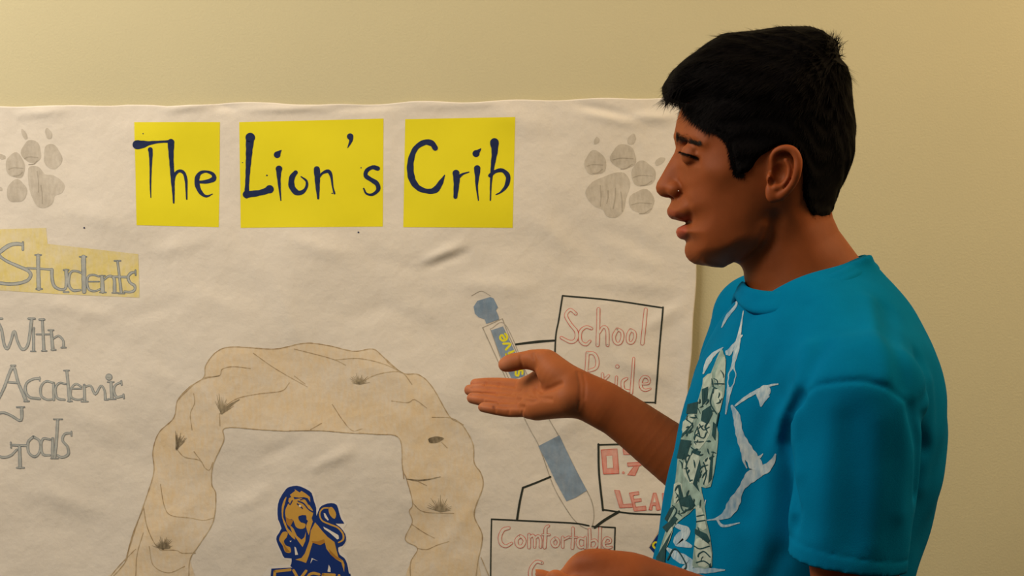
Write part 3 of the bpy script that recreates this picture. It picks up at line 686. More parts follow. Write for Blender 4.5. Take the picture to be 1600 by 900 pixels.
def relax(V, Fq, it=1, lam=.5):
    E = np.vstack([Fq[:,[0,1]], Fq[:,[1,2]], Fq[:,[2,3]], Fq[:,[3,0]]]); n = len(V)
    for _ in range(it):
        acc = np.zeros_like(V); cn = np.bincount(E.ravel(), minlength=n).astype(float)
        for c in range(3): acc[:,c] = np.bincount(E[:,0], V[E[:,1],c], n)+np.bincount(E[:,1], V[E[:,0],c], n)
        V = V+lam*(acc/np.maximum(cn, 1)[:,None]-V)
    return V

BD = 2.15; Y0 = CY+BD                       # the speaker's middle plane: y = -0.55
# ------------------------------------------------------------ head
def mid(u, v, W=0.0):                        # image px of a point W nearer the camera -> px in the middle plane
    k = (BD-W)/BD; return (800+(u-800)*k, 450+(v-450)*k)
face = [(1066,165),(1062,175),(1057,190),(1054.7,204),(1054,214),(1054.6,222),(1056,231),(1053.6,239),(1047.6,249),(1040,262),(1032.8,275),(1026.6,285.5),(1024.6,293),(1026,300),(1031.5,306),(1039,308.6),(1046.5,309.3),(1049,311.5),(1048.6,315),(1045.8,321),(1042.3,327),(1042,332),(1044.6,338),(1049,342),(1056.5,343.8),(1064.5,345.8),(1072,347.2),(1071.5,350),(1064.5,353),(1058,356.5),(1056.3,362.7),(1058,369),(1062.5,373.4),(1069,375.6),(1071.5,379),(1070,387),(1069.8,394),(1072,401),(1077,407.5),(1085,412.5),(1097,414.8),(1119.5,415.5),(1134,413.6),(1144.5,411.5),(1151.5,418),(1158,427),(1163,438),(1168,455),(1176,520)]
nape = [(1395,520),(1372,440),(1345,407),(1325,380),(1310,360),(1301,340),(1298,326)]
skull = [(1304,300),(1318,262),(1325,220),(1325,165),(1318,125),(1298,90),(1260,62),(1215,55),(1165,58),(1125,70),(1092,90),(1072,118),(1064,142)]
hair_out = [(1064,166),(1058,160),(1050,158),(1043,161),(1038,156),(1035,148),(1035,136),(1041,124),(1052,109),(1068,94),(1087,81),(1106,66),(1125,55),(1150,51),(1180,48),(1210,44),(1235,42),(1262,43),(1284,49),(1299,60),(1308,76),(1311,92),(1323,104),(1329,125),(1332,160),(1336,205),(1335,240),(1326,268),(1316,288),(1308,308),(1302,326)]
def poly_d(poly, U, V):                      # signed inside distance in px
    poly = np.asarray(poly, float); best = np.full(U.shape, 1e9)
    for i in range(len(poly)):
        a, b_ = poly[i-1], poly[i]; d = b_-a; L2 = d@d+1e-9
        t = np.clip(((U-a[0])*d[0]+(V-a[1])*d[1])/L2, 0, 1)
        best = np.minimum(best, (U-a[0]-t*d[0])**2+(V-a[1]-t*d[1])**2)
    ins = inside(poly, np.stack([U.ravel(), V.ravel()], 1)).reshape(U.shape)
    return np.where(ins, 1, -1)*np.sqrt(best)
def tps(pts, U, V, reg=.0):
    p = np.array([mid(a, b_, c) if c < 1 else (a, b_) for a, b_, c in [(q[0], q[1], q[2]/1000) for q in pts]])/100; v = np.array([q[2] for q in pts], float)
    n = len(p); r = np.linalg.norm(p[:,None]-p[None], axis=2); K = np.where(r > 0, r*r*np.log(r+1e-12), 0)+reg*np.eye(n)
    A = np.zeros((n+3, n+3)); A[:n,:n] = K; A[:n,n] = 1; A[:n,n+1:] = p; A[n,:n] = 1; A[n+1:,:n] = p.T
    c = np.linalg.solve(A, np.concatenate([v, [0,0,0]])); u_, v_ = U/100, V/100
    out = c[n]+c[n+1]*u_+c[n+2]*v_
    for i in range(n):
        r = np.sqrt((u_-p[i,0])**2+(v_-p[i,1])**2); out = out+c[i]*np.where(r > 1e-9, r*r*np.log(r+1e-12), 0)
    return out
WP = [(1040,60,60),(1100,60,64),(1180,50,70),(1260,50,72),(1330,90,66),(1350,180,66),(1345,260,56),
  (1080,110,50),(1130,110,66),(1180,120,75),(1240,130,79),(1290,150,72),(1080,160,48),(1110,160,61),(1150,170,70),(1200,190,76),(1250,200,77),(1300,220,66),
  (1062,190,30),(1072,192,41),(1085,195,50),(1105,205,58),(1130,215,64),(1160,230,69),
  (1060,212,27),(1068,212,36),(1080,214,46),(1095,222,53),(1112,232,58),
  (1058,228,13),(1066,230,22),(1076,230,34),(1090,233,47),(1105,245,55),
  (1056,242,9),(1062,246,14),(1072,248,28),(1084,250,41),(1096,252,50),
  (1046,258,8),(1054,262,11),(1064,266,18),(1074,266,30),(1088,268,43),(1105,268,55),(1125,266,63),(1150,265,67),
  (1036,276,8.5),(1046,280,10.5),(1056,282,13),(1066,284,22),(1078,286,34),(1092,290,44),(1115,290,57),
  (1030,292,10),(1040,297,12),(1050,297,17),(1058,298,17.5),(1066,302,20),(1074,304,30),(1088,308,41),(1105,310,50),(1130,305,59),(1160,300,65),
  (1048,318,12),(1056,318,18),(1066,322,27),(1080,325,36),(1050,334,18),(1060,338,23),(1070,346,27),(1080,347,33),(1092,347,40),(1110,340,49),(1135,335,57),(1170,335,62),
  (1062,362,18),(1072,366,25),(1084,368,33),(1100,368,42),(1125,366,51),(1155,360,57),
  (1078,388,22),(1090,392,30),(1105,395,37),(1125,396,43),(1150,392,49),(1172,378,54),
  (1085,406,22),(1110,412,32),(1135,408,38),
  (1205,290,69),(1225,260,72),(1250,270,72),(1198,330,62),(1190,355,57),(1240,310,64),(1270,290,62),(1230,345,57),
  (1168,408,40),(1190,392,46),(1215,375,51),(1175,430,43),(1200,430,49),(1240,400,54),(1270,360,52),(1290,330,45),(1250,440,57),(1300,400,50),(1320,430,48),(1200,490,56),(1280,490,64),(1350,490,60)]
RP = [(1056,190,26),(1055,214,20),(1055,235,10),(1040,262,9),(1026,292,10),(1046,308,10),(1050,318,10),(1043,330,10),(1060,345,9),(1058,362,10),(1071,382,16),(1072,400,18),(1100,414,20),(1140,412,22),(1160,430,36),(1176,500,50),(1090,260,24),(1100,330,24),
  (1345,407,46),(1395,520,60),(1305,345,46),(1325,200,66),(1300,90,66),(1215,55,62),(1125,70,52),(1066,140,40),(1200,250,60),(1034,140,20),(1334,160,66)]
hv = .0012
lo = P(1008, 520, Y0); hi = P(1385, 22, Y0)
VH = Vol((lo[0], Y0-.102, lo[2]), (hi[0], Y0+.102, hi[2]), hv)
XX, ZZ = np.meshgrid(VH.ax[0], VH.ax[2], indexing='ij')
UU = 800+XX*F/BD; VV = 450-(ZZ-CZ)*F/BD
PXM = BD/F
Wm = tps(WP, UU, VV)/1000; Rm = np.clip(tps([(a, b_, c+5000) if 0 else (a, b_, c) for a, b_, c in RP], UU, VV)/1000, .007, .075)
Wm = np.clip(Wm, .006, .085)
d_head = poly_d(face+nape+skull, UU, VV)*PXM
def body_of(d, R, W): 
    q1 = (np.maximum(R-d, 0)/R)[:,None,:]; y = (np.abs(VH.ax[1]-Y0))[None,:,None]
    return ((np.sqrt(q1**2+(y/W[:,None,:])**2)-1)*np.minimum(R, W)[:,None,:]).astype(np.float32)
VH.f = body_of(d_head, Rm, Wm)
def H(u, v, W): return P(u, v, Y0-W)
def HM(p): q = np.array(p, float); q[1] = 2*Y0-q[1]; return q
_v, _f = VH.mesh(); _b = BVHTree.FromPolygons(_v.tolist(), _f.tolist(), all_triangles=False)
def HS(u, v, W):
    d = Vector(P(u, v, 0))-Vector((0, CY, CZ)); d.normalize(); h = _b.ray_cast(Vector((0, CY, CZ)), d)
    return H(u, v, W) if h[0] is None or h[0].y > Y0-.002 else np.array(h[0])
# deep tissue: cheeks / neck cords
for sgn in (1, -1):
    S = (lambda p: p) if sgn == 1 else HM
    # eye: lid ball, slit, socket
    VH.ell(S(H(1071,228,.024)), (.009,.008,.0055), .006, 'cut')
    e = H(1084,242,.031); VH.ell(S(e), (.0127,.0130,.0124), .0035)
    VH.dents([S(HS(1063,238,.036)), S(HS(1070,240.5,.0415)), S(HS(1080,244,.0445)), S(HS(1092,249,.046))], .0026, .0017)
    VH.dents([S(HS(1064,229,.032)), S(HS(1074,230,.041)), S(HS(1088,236,.047))], .0014, .002)
    VH.dents([S(HS(1066,251,.030)), S(HS(1078,256,.041)), S(HS(1092,255,.049))], .0011, .003)
    VH.dents([S(HS(1056,212,.018)), S(HS(1070,211,.036)), S(HS(1088,217,.050)), S(HS(1100,224,.055))], -.0016, .0048)
    # nose wing and nostril
    VH.ell(S(H(1056,297,.0125)), (.0075,.0062,.0072), .004)
    VH.dents([S(HS(1060,284,.014)), S(HS(1065,292,.018)), S(HS(1066,300,.019)), S(HS(1062,307,.017))], .0022, .0022)
    VH.ell(S(H(1048,309,.0075)), (.0055,.0028,.0035), .001, 'cut')
    VH.dents([S(HS(1067,300,.021)), S(HS(1076,318,.031)), S(HS(1080,336,.035))], .0007, .004)
    # mouth corner and lips
    VH.dents([S(HS(1066,346,.017)), S(HS(1073,347.5,.025)), S(HS(1080,348,.032))], .0030, .0020)
    VH.dents([S(HS(1046,333,.006)), S(HS(1056,338,.017)), S(HS(1070,344,.026))], -.0011, .0024)
    VH.dents([S(HS(1060,362,.006)), S(HS(1066,360,.017)), S(HS(1074,352,.025))], -.0012, .0028)
    VH.dents([S(HS(1071,377,.008)), S(HS(1078,372,.024))], .0010, .0035)
    # jaw line edge
    VH.dents([S(HS(1100,416,.022)), S(HS(1130,414,.038)), S(HS(1152,406,.047)), S(HS(1178,388,.054)), S(HS(1195,355,.058))], -.0022, .006)
    VH.dents([S(HS(1155,420,.036)), S(HS(1178,404,.047)), S(HS(1200,378,.054)), S(HS(1212,345,.058))], .0042, .009)
    VH.dents([S(HS(1228,345,.058)), S(HS(1212,390,.054)), S(HS(1190,440,.046))], -.0012, .011)
    VH.dents([S(HS(1130,270,.063)), S(HS(1105,268,.056))], -.0010, .010)
    # ear
    r = lambda u, v, w: S(H(u, v, w))
    VH.ell(r(1222,266,.0735), (.012,.0045,.0225), .004)
    VH.limb([(r(1207,262,.074), .0026), (r(1207,246,.077), .0030), (r(1214,236,.080), .0034), (r(1228,231.5,.083), .0036), (r(1240,236,.085), .0040), (r(1246.5,249,.086), .0042), (r(1246,266,.086), .0042), (r(1241,282,.083), .0040), (r(1231,296,.080), .0042), (r(1220,306,.0775), .0048)], .0018)
    VH.ell(r(1208,305,.0760), (.0072,.0042,.0075), .003)
    VH.ell(r(1204,296,.0745), (.0045,.0045,.006), .003)
    VH.ell(r(1203,279,.0755), (.0035,.0042,.0055), .002)
    VH.ell(r(1218,271,.0805), (.0078,.0075,.0108), .0015, 'cut')
    VH.ell(r(1206,284,.079), (.0034,.0052,.0048), .001, 'cut')
    VH.ell(r(1221,247,.083), (.0062,.0045,.0055), .002, 'cut')
    VH.limb([(r(1228,250,.0795), .0022), (r(1234,262,.080), .0026), (r(1232,278,.0795), .0028), (r(1222,291,.0785), .0030), (r(1212,294,.078), .0034)], .0018)
    VH.dents([r(1238,248,.0835), r(1240,264,.0835), r(1236,280,.082), r(1226,295,.080)], .0018, .0016)
Vh, Fh = VH.mesh(); Vh = relax(Vh, Fh, 1, .4)
def proj(V): d = V[:,1]-CY; return 800+V[:,0]*F/d, 450-(V[:,2]-CZ)*F/d
BASE = np.array([0.245, 0.063, 0.016]); PALM = np.array([0.37, 0.115, 0.038]); LIP = np.array([0.27, 0.055, 0.028])
def tone_head(V):
    um = 800+V[:,0]*F/BD; vm = 450-(V[:,2]-CZ)*F/BD; y = np.abs(V[:,1]-Y0)
    c = np.tile(BASE, (len(V), 1))
    def mixin(c, wt, col): return c+(np.array(col)-c)*wt[:,None]
    up = np.exp(-(np.maximum(0, np.abs(vm-(332+(um-1042)*.42))-4.5)/2.0)**2)*np.clip((1074-um+y*150)/4, 0, 1)*(y < .029)*np.clip((348.5-vm)/2+.5, 0, 1)*np.clip((vm-322)/3, 0, 1)
    dn = np.exp(-(np.maximum(0, np.abs(vm-362)-9)/2.0)**2)*np.clip((1072-um)/4, 0, 1)*(y < .027)*np.clip((vm-349)/2, 0, 1)
    c = mixin(c, up*.65, LIP*.85); c = mixin(c, dn*.95, LIP*1.25)
    ear = np.clip((y-.074)/.006, 0, 1); c = mixin(c, ear*.35, [.33,.075,.02])
    nz_ = np.exp(-((um-1035)**2+(vm-290)**2)/300); c = mixin(c, nz_*.4, [.31,.085,.028])
    return c

# ------------------------------------------------------------ far (right) arm and hand
AV = Vol((-.075,-.47,1.17), (.335,-.235,1.395), .0012)
pt = lambda u, v, y: P(u, v, y)
elb = pt(1185,795,-.405)
AV.limb([(elb, .037), (pt(1110,750,-.402), .0350), (pt(1047,706,-.398), .0305), (pt(985,660,-.394), .0262), (pt(945,633,-.392), .0242), (pt(912,614,-.388), .0215)], .008)
AV.cone(pt(940,634,-.392), pt(902,618,-.384), .021, .022, .010)
# palm
mc = {'i': (820,606,-.322), 'm': (814,619,-.336), 'r': (816,631,-.350), 'p': (826,639,-.364)}
for k_, wv, r0, r1 in (('i',(893,600,-.376),.015,.0105),('m',(894,609,-.382),.0165,.0108),('r',(895,618,-.388),.0165,.0105),('p',(896,626,-.392),.0160,.0105)):
    AV.cone(pt(*wv), pt(*mc[k_]), r0, r1, .008)
AV.cone(pt(886,624,-.398), pt(840,637,-.372), .0165, .0120, .009)                      # heel on the little finger side
AV.limb([(pt(890,598,-.388), .0175), (pt(868,584,-.380), .0185), (pt(853,567,-.372), .0140), (pt(832,563,-.366), .0102)], .008)   # thumb mound
AV.limb([(pt(853,566,-.372), .0130), (pt(832,561.5,-.366), .0100), (pt(813,564,-.362), .0096), (pt(798,567,-.358), .0096), (pt(790,569.5,-.356), .0080)], .004)
AV.cone(pt(850,585,-.352), pt(826,604,-.326), .0100, .0090, .010)                      # web
for key, js in {'i': [((820,606,-.322), .0098), ((788,602,-.303), .0087), ((762,600.5,-.288), .0078), ((743,600,-.278), .0064)],
                'm': [((814,619,-.336), .0100), ((780,614.5,-.312), .0088), ((751,611,-.296), .0080), ((734,609.5,-.287), .0066)],
                'r': [((816,631,-.350), .0098), ((783,628,-.330), .0086), ((756,624.5,-.318), .0078), ((738,622,-.311), .0065)],
                'p': [((826,639,-.364), .0092), ((797,641,-.350), .0080), ((774,638.5,-.342), .0072), ((755,636,-.336), .0060)]}.items():
    fv = Vol((.0,0,0), (.001,.001,.001), .001)
    AV.limb([(pt(*a), ra*.95) for a, ra in js], .0006, 3)
_v, _f = AV.mesh(); _b = BVHTree.FromPolygons(_v.tolist(), _f.tolist(), all_triangles=False)
def palm_pt(u, v, y):
    d = Vector(P(u, v, 0))-Vector((0, CY, CZ)); d.normalize(); h = _b.ray_cast(Vector((0, CY, CZ)), d)
    return P(u, v, y) if h[0] is None else np.array(h[0])
for us in (((806,602),(806,608)),((780,601),(780,607)),((758,599),(758,605)), ((806,615),(805,622)),((778,611),(777,618)),((753,608),(752,614)),
           ((808,629),(807,636)),((781,624),(780,632)),((756,621),(755,627)), ((817,640),(816,650)),((796,637),(795,646)),((774,635),(774,643))):
    AV.dents([palm_pt(*p, -.34) for p in us], .0011, .0015)
for g in ([(812,611,-.336),(784,607.5,-.314),(757,606,-.298),(738,605,-.290)],[(812,625,-.350),(782,622,-.328),(754,618,-.314),(736,616,-.306)],[(818,636,-.364),(792,634.5,-.347),(765,632,-.336),(750,630,-.331)]):
    AV.dents([palm_pt(*p) for p in g], .0048, .0018)
for line, am, ww in (([(838,606,-.352),(848,612,-.362),(862,607,-.385),(876,600,-.398)], .0022, .0026),
                 ([(822,612,-.346),(832,618,-.358),(848,622,-.372),(862,624,-.386)], .0010, .0020),
                 ([(820,626,-.358),(832,628,-.368),(842,624,-.372),(835,610,-.352)], .0011, .0018),
                 ([(903,582,-.398),(907,600,-.412),(906,622,-.412),(902,640,-.402)], .0013, .0020),
                 ([(911,584,-.400),(914,602,-.412),(913,622,-.412)], .0009, .0018),
                 ([(813,556,-.370),(814,564,-.374),(816,573,-.368)], .0012, .0014), ([(833,554,-.374),(836,564,-.378),(838,574,-.372)], .0012, .0018)):
    AV.dents([palm_pt(*p) for p in line], am*1.4, ww)
Va, Fa = AV.mesh(); Va = relax(Va, Fa, 1, .4)
def tone_arm(V):
    u, v = proj(V); c = np.tile(BASE*1.22, (len(V), 1))
    wt = np.clip((915-u)/30, 0, 1)*np.clip((-.20-(V[:,1]+.12))/.02, 0, 1)
    wt = np.clip((925-u)/45, 0, 1)*.85
    c = c+(PALM-c)*wt[:,None]
    tip = np.zeros(len(V))
    for a, b_ in ((741,600),(732,609),(736,622),(753,637),(786,570)): tip = np.maximum(tip, np.exp(-((u-a)**2+(v-b_)**2)/110))
    c = c+(np.array([.50,.20,.11])-c)*(tip*.55)[:,None]
    mole = np.exp(-((u-771)**2+(v-636)**2)/5); c = c+(np.array([.10,.03,.02])-c)*(mole*.8)[:,None]
    return c

# ------------------------------------------------------------ near (left) arm and hand
BV = Vol((.02,-.86,1.06), (.40,-.66,1.40), .0016)
BV.limb([(pt(1338,620,-.725), .045), (pt(1332,860,-.740), .0405), (pt(1362,1035,-.745), .036)], .02)
BV.limb([(pt(1362,1035,-.745), .036), (pt(1250,1010,-.760), .0385), (pt(1100,958,-.785), .0315), (pt(1030,926,-.795), .0265), (pt(985,912,-.80), .0250)], .02)
BV.limb([(pt(985,910,-.80), .0235), (pt(945,892,-.802), .0190), (pt(915,887,-.800), .0150), (pt(890,903,-.797), .0105), (pt(868,918,-.795), .0090)], .010)
for q, rr in (((905,925,-.815), .013), ((910,935,-.79), .013), ((915,945,-.765), .013)): BV.cone(pt(985,920,q[2]), pt(*q), .018, rr, .01)
BV.limb([(pt(905,925,-.815), .011), (pt(880,912,-.822), .0088), (pt(868,904,-.820), .0078), (pt(862,908,-.815),.0070)], .002)
BV.limb([(pt(908,935,-.785), .011), (pt(872,915,-.775), .0086), (pt(848,904,-.770), .0078), (pt(834,901,-.766), .0068)], .002)
BV.limb([(pt(908,945,-.77), .011), (pt(868,932,-.755), .0086), (pt(842,925,-.745), .0078), (pt(830,922,-.74), .0066)], .002)
BV.limb([(pt(912,955,-.755), .010), (pt(882,948,-.738), .0078), (pt(862,944,-.730), .0068), (pt(850,941,-.726), .0058)], .002)
Vb, Fb = BV.mesh(); Vb = relax(Vb, Fb, 1, .4)
def tone_b(V):
    u, v = proj(V); c = np.tile(BASE, (len(V), 1)); wt = np.clip((905-u)/20, 0, 1)*.8
    return c+(PALM-c)*wt[:,None]

# torso core hidden by the shirt joins head and arms into one figure
TV = Vol((.13,-.80,.95), (.45,-.30,1.47), .006)
cN = pt(1255,470,Y0)
TV.cone(pt(1240,420,Y0), pt(1262,520,Y0), .045, .05, .02); TV.cone(pt(1262,560,Y0), np.array([.285,Y0,1.0]), .075, .085, .03)
TV.cone(np.array([.285,Y0-.05,1.30]), np.array([.275,Y0-.04,1.02]), .065, .065, .03); TV.cone(np.array([.285,Y0+.05,1.30]), np.array([.275,Y0+.04,1.02]), .065, .065, .03)
TV.cone(pt(1270,560,Y0), pt(1338,640,-.715), .05, .043, .03); TV.cone(pt(1270,560,Y0), pt(1225,560,-.395), .05, .042, .03)
TV.cone(pt(1225,560,-.395), elb, .042, .038, .02)
Vt, Ft = TV.mesh()
allV = np.vstack([Vh, Va, Vb, Vt]); offs = np.cumsum([0, len(Vh), len(Va), len(Vb)])
allF = np.vstack([Fh, Fa+offs[1], Fb+offs[2], Ft+offs[3]])
body = mesh_obj('person', allV, allF, M['skin'])
tag(body, 'young man in profile facing left in a teal T-shirt, one palm held out', 'person')
tone = np.vstack([tone_head(Vh), tone_arm(Va), tone_b(Vb), np.tile(BASE, (len(Vt), 1))])
ca = body.data.color_attributes.new('tone', 'FLOAT_COLOR', 'POINT')
ca.data.foreach_set('color', np.hstack([tone, np.ones((len(tone), 1))]).astype(np.float32).ravel())

# eyes
def uvsphere(c, r, n=20, axis=None):
    V = []; Fc = []
    for i in range(n+1):
        th = math.pi*i/n
        for j in range(n*2):
            ph = math.pi*j/n; V.append((c[0]+r*math.cos(th), c[1]+r*math.sin(th)*math.cos(ph), c[2]+r*math.sin(th)*math.sin(ph)))
    m_ = 2*n
    for i in range(n):
        for j in range(m_): Fc.append((i*m_+j, i*m_+(j+1) % m_, (i+1)*m_+(j+1) % m_, (i+1)*m_+j))
    return V, Fc
for s_ in (1, -1):
    c = H(1084,242,.031); c = c if s_ == 1 else HM(c)
    V_, F_ = uvsphere(c, .0119); eye = mesh_obj('eye', V_, F_, [M['eye'], M['iris']], body)
    d0 = np.array([-1, 0, -.25]); d0 /= np.linalg.norm(d0)
    for p in eye.data.polygons:
        n_ = np.array(p.center)-c; n_ /= np.linalg.norm(n_)
        if n_@d0 > math.cos(.52): p.material_index = 1
# teeth just behind the lips
V_, F_ = [], []
# nose stud
c = H(1060.5,298.5,.0195); V_, F_ = uvsphere(c, .0009, 8); stud = mesh_obj('nose_stud', V_, F_, M['steel'], body); stud['label'] = 'tiny silver stud in the nostril'

# ------------------------------------------------------------ hair
inner_h = [(1299,336,30),(1286,340,48),(1272,337,56),(1262,324,62),(1256,305,66),(1254,285,70),(1253,262,73),(1248,244,75),(1236,233,75),(1222,230,75),(1207,236,73),(1192,246,71),(1180,257,69),(1172,269,68),(1161,275,67),(1149,271,66),(1143,250,65),(1138,226,64),(1127,212,62),(1112,203,58),(1100,195,54),(1088,187,48),(1077,179,38),(1068,170,24)]
hpoly = hair_out+[mid(u, v, w_/1000) for u, v, w_ in inner_h]
dB = poly_d(hpoly, UU, VV)*PXM
dO = poly_d(hair_out+nape[::-1][:-1] + [(1395,520),(1176,520)] + face[::-1][1:], UU, VV)*PXM if 0 else poly_d(face+nape[:-1]+hair_out[::-1], UU, VV)*PXM
ss = lambda x: np.clip(x, 0, 1)**2*(3-2*np.clip(x, 0, 1))
Wh = Wm-.0015+.0065*ss(dB/.006)
Rh = np.clip(Rm, .012, .066)
fr = np.exp(-(((UU-1045)/25)**2+((VV-150)/22)**2))
Wh = Wh*(1-fr)+np.maximum(Wh, .040)*fr
fA = body_of(dO, Rh, np.maximum(Wh, .01))
gx = VH.ax[0][:,None,None]; gy = VH.ax[1][None,:,None]; gz = VH.ax[2][None,None,:]
wav = (.0006*np.sin(gz*310+gx*90+5*np.sin(gx*47+gy*61))+.0005*np.sin(gy*230+gz*120+4*np.sin(gx*70+gz*33))+0*fA).astype(np.float32)
VH.f = np.maximum(fA+wav, (-dB[:,None,:]+.0007*np.sin(gx*1500+gy*900)*np.ones_like(fA)).astype(np.float32)).astype(np.float32)
Vr, Fr = VH.mesh(); Vr = relax(Vr, Fr, 2, .5)
# strands laid over the cap, flowing from the crown
nrm = np.zeros_like(Vr); 
fn = np.cross(Vr[Fr[:,2]]-Vr[Fr[:,0]], Vr[Fr[:,3]]-Vr[Fr[:,1]])
for c in range(4):
    for k in range(3): nrm[:,k] += np.bincount(Fr[:,c], fn[:,k], len(Vr))
nrm /= np.linalg.norm(nrm, axis=1)[:,None]+1e-12
crown = P(1290, 88, Y0-.01)
um, vm = 800+Vr[:,0]*F/BD, 450-(Vr[:,2]-CZ)*F/BD
outer_ok = (dB[np.clip(((Vr[:,0]-VH.lo[0])/hv).astype(int), 0, UU.shape[0]-1), np.clip(((Vr[:,2]-VH.lo[2])/hv).astype(int), 0, UU.shape[1]-1)] > -.001)
cand = np.flatnonzero(outer_ok)
pick = rng.choice(cand, 26000)
SV, SF = [], []
def strand(p, n_, d, L, w_, lift, droop=0.0, seg=4, start=.0008):
    side = np.cross(n_, d); side /= np.linalg.norm(side)+1e-9; b0 = sum(len(a) for a in ()) 
    pts = []; q = p-n_*start; dd = d.copy()
    for i in range(seg+1):
        t = i/seg; ww = w_*(1-t)**.7*.5
        pts.append(q-side*ww); pts.append(q+side*ww)
        dd = dd+n_*(lift*(1-t)-.12*t)+np.array([0,0,-droop]); dd /= np.linalg.norm(dd); q = q+dd*L/seg
    return pts
nb = len(Vr); cnt_ = nb
def add_strand(pts):
    global cnt_
    SV.extend(pts); k = len(pts)//2
    for i in range(k-1): SF.append((cnt_+2*i, cnt_+2*i+1, cnt_+2*i+3, cnt_+2*i+2))
    cnt_ += 2*k
for i in pick:
    p = Vr[i]; n_ = nrm[i]; d = p-crown; r_ = np.linalg.norm(d)
    d = d/(r_+1e-9)+rng.normal(0, .12, 3)
    if um[i] < 1075: d = d+np.array([.35, 0, -1.1*min(1, (1075-um[i])/20)])
    d = d-n_*(d@n_); l_ = np.linalg.norm(d)
    if l_ < 1e-3: continue
    d /= l_; v_ = vm[i]
    if v_ > 250 and um[i] > 1240: L = rng.uniform(.004, .008)
    elif v_ > 180: L = rng.uniform(.005, .010)
    else: L = rng.uniform(.012, .026)
    if dB[min(max(int((p[0]-VH.lo[0])/hv), 0), UU.shape[0]-1), min(max(int((p[2]-VH.lo[2])/hv), 0), UU.shape[1]-1)] < .006: L = min(L, .0055)
    add_strand(strand(p, n_, d, L, .0009, .20, .0))
for _ in range(420):    # crown tuft
    u = rng.normal(1302, 7); v = rng.uniform(58, 92); y = Y0+rng.normal(0, .016)
    p = P(u-6, v+8, y); d = np.array([rng.normal(.25, .22), rng.normal(0, .2), rng.normal(.95, .2)])
    if rng.random() < .25: d = np.array([rng.uniform(.4,1.0), rng.normal(0,.3), rng.uniform(-.2,.6)])
    d /= np.linalg.norm(d); add_strand(strand(p, np.array([.3,-1,.2])/1.06, d, rng.uniform(.008, .017), .0007, 0, 0))
for _ in range(420):    # fringe tips
    u = rng.uniform(1037, 1078); t = (u-1037)/41; v = 150+8*math.sin(t*3)+14*t*t; y = Y0-rng.uniform(-.035, .035)-.02*t
    p = P(u+2, v-3, y); d = np.array([rng.normal(-.2, .22), rng.normal(0, .15), rng.normal(-.92, .12)]); d /= np.linalg.norm(d)
    add_strand(strand(p, np.array([-.8,-.5,0.]), d, rng.uniform(.004, .0095), .0007, 0, 0))
skin_bvh = BVHTree.FromPolygons(Vh.tolist(), Fh.tolist(), all_triangles=False)
line = smooth_open([(u, v) for u, v, _ in inner_h[-10:]], 1.5)
for _ in range(1500):    # hairs that soften the hairline, both sides
    k = int(rng.integers(0, len(line))); u, v = line[k]+rng.normal(0, 1.5, 2)+np.array([1.5, -2.5])
    d0 = Vector(P(u, v, 0))-Vector((0, CY, CZ)); d0.normalize(); h = skin_bvh.ray_cast(Vector((0, CY, CZ)), d0)
    if h[0] is None or h[0].y > Y0: continue
    p = np.array(h[0]); n_ = np.array(h[1]); n_ = n_ if n_@np.array(d0) < 0 else -n_
    d = np.array([rng.normal(-.45, .3), -.05, rng.normal(-.85, .2)]); d -= n_*(d@n_); d /= np.linalg.norm(d); L = rng.uniform(.003, .009)*(1.25 if u < 1112 else .7)
    for q in (1, -1):
        pp, n2_, d2 = p+n_*.0012, n_.copy(), d.copy()
        if q < 0: pp[1] = 2*Y0-pp[1]; n2_[1] *= -1; d2[1] *= -1
        add_strand(strand(pp, n2_, d2, L, .0006, .15, 0, 3, 0))
hair = mesh_obj('hair', np.vstack([Vr, np.array(SV)]), np.vstack([Fr, np.array(SF)]), M['hair'], body)
hair['label'] = 'short black hair combed forward with a tuft at the crown'

# brows and lashes: short hairs on the skin
bvh = BVHTree.FromPolygons([tuple(v) for v in Vh[:]], [tuple(int(i) for i in f) for f in Fh], all_triangles=False)
def on_skin(u, v, mirror=False):
    o_ = Vector((0, CY, CZ)); d = Vector(P(u, v, 0))-o_; d.normalize(); h = bvh.ray_cast(o_, d)
    if h[0] is None: return None, None
    p, n_ = np.array(h[0]), np.array(h[1])
    if n_@np.array(d) > 0: n_ = -n_
    return p, n_
SV, SF, cnt_ = [], [], 0
for k in range(560):
    t = rng.random()**1.9; u = 1056.5+38*t; v = 214+3*math.sin(t*3)+9*t*t+rng.normal(0, 3.2*(1-.6*t))
    p, n_ = on_skin(u, v)
    if p is None or p[1] > Y0: continue
    d = np.array([.8, -.2, .25-.7*t]); d -= n_*(d@n_); d /= np.linalg.norm(d)
    for q in (1, -1):
        pp, n2_, d2 = p.copy(), n_.copy(), d.copy()
        if q < 0: pp[1] = 2*Y0-pp[1]; n2_[1] *= -1; d2[1] *= -1
        add_strand(strand(pp, n2_, d2, rng.uniform(.0025, .0055), .0005, .25, 0, 2, -.0002))
brow = mesh_obj('eyebrow', np.array(SV), np.array(SF), M['brow'], body)
SV, SF, cnt_ = [], [], 0
for k in range(260):
    t = rng.random(); u = 1063.5+28*t; v = 237.5+8.5*t+rng.normal(0, .5)
    p, n_ = on_skin(u, v)
    if p is None: continue
    d = np.array([-.75, -.45, -.35])+rng.normal(0, .15, 3); d /= np.linalg.norm(d)
    for q in (1, -1):
        pp, n2_, d2 = p+n_*.0006, n_.copy(), d.copy()
        if q < 0: pp[1] = 2*Y0-pp[1]; n2_[1] *= -1; d2[1] *= -1
        add_strand(strand(pp, n2_, d2, rng.uniform(.002, .005), .0006, 0, 0, 2, 0))
lash = mesh_obj('eyelashes', np.array(SV), np.array(SF), M['brow'], body)

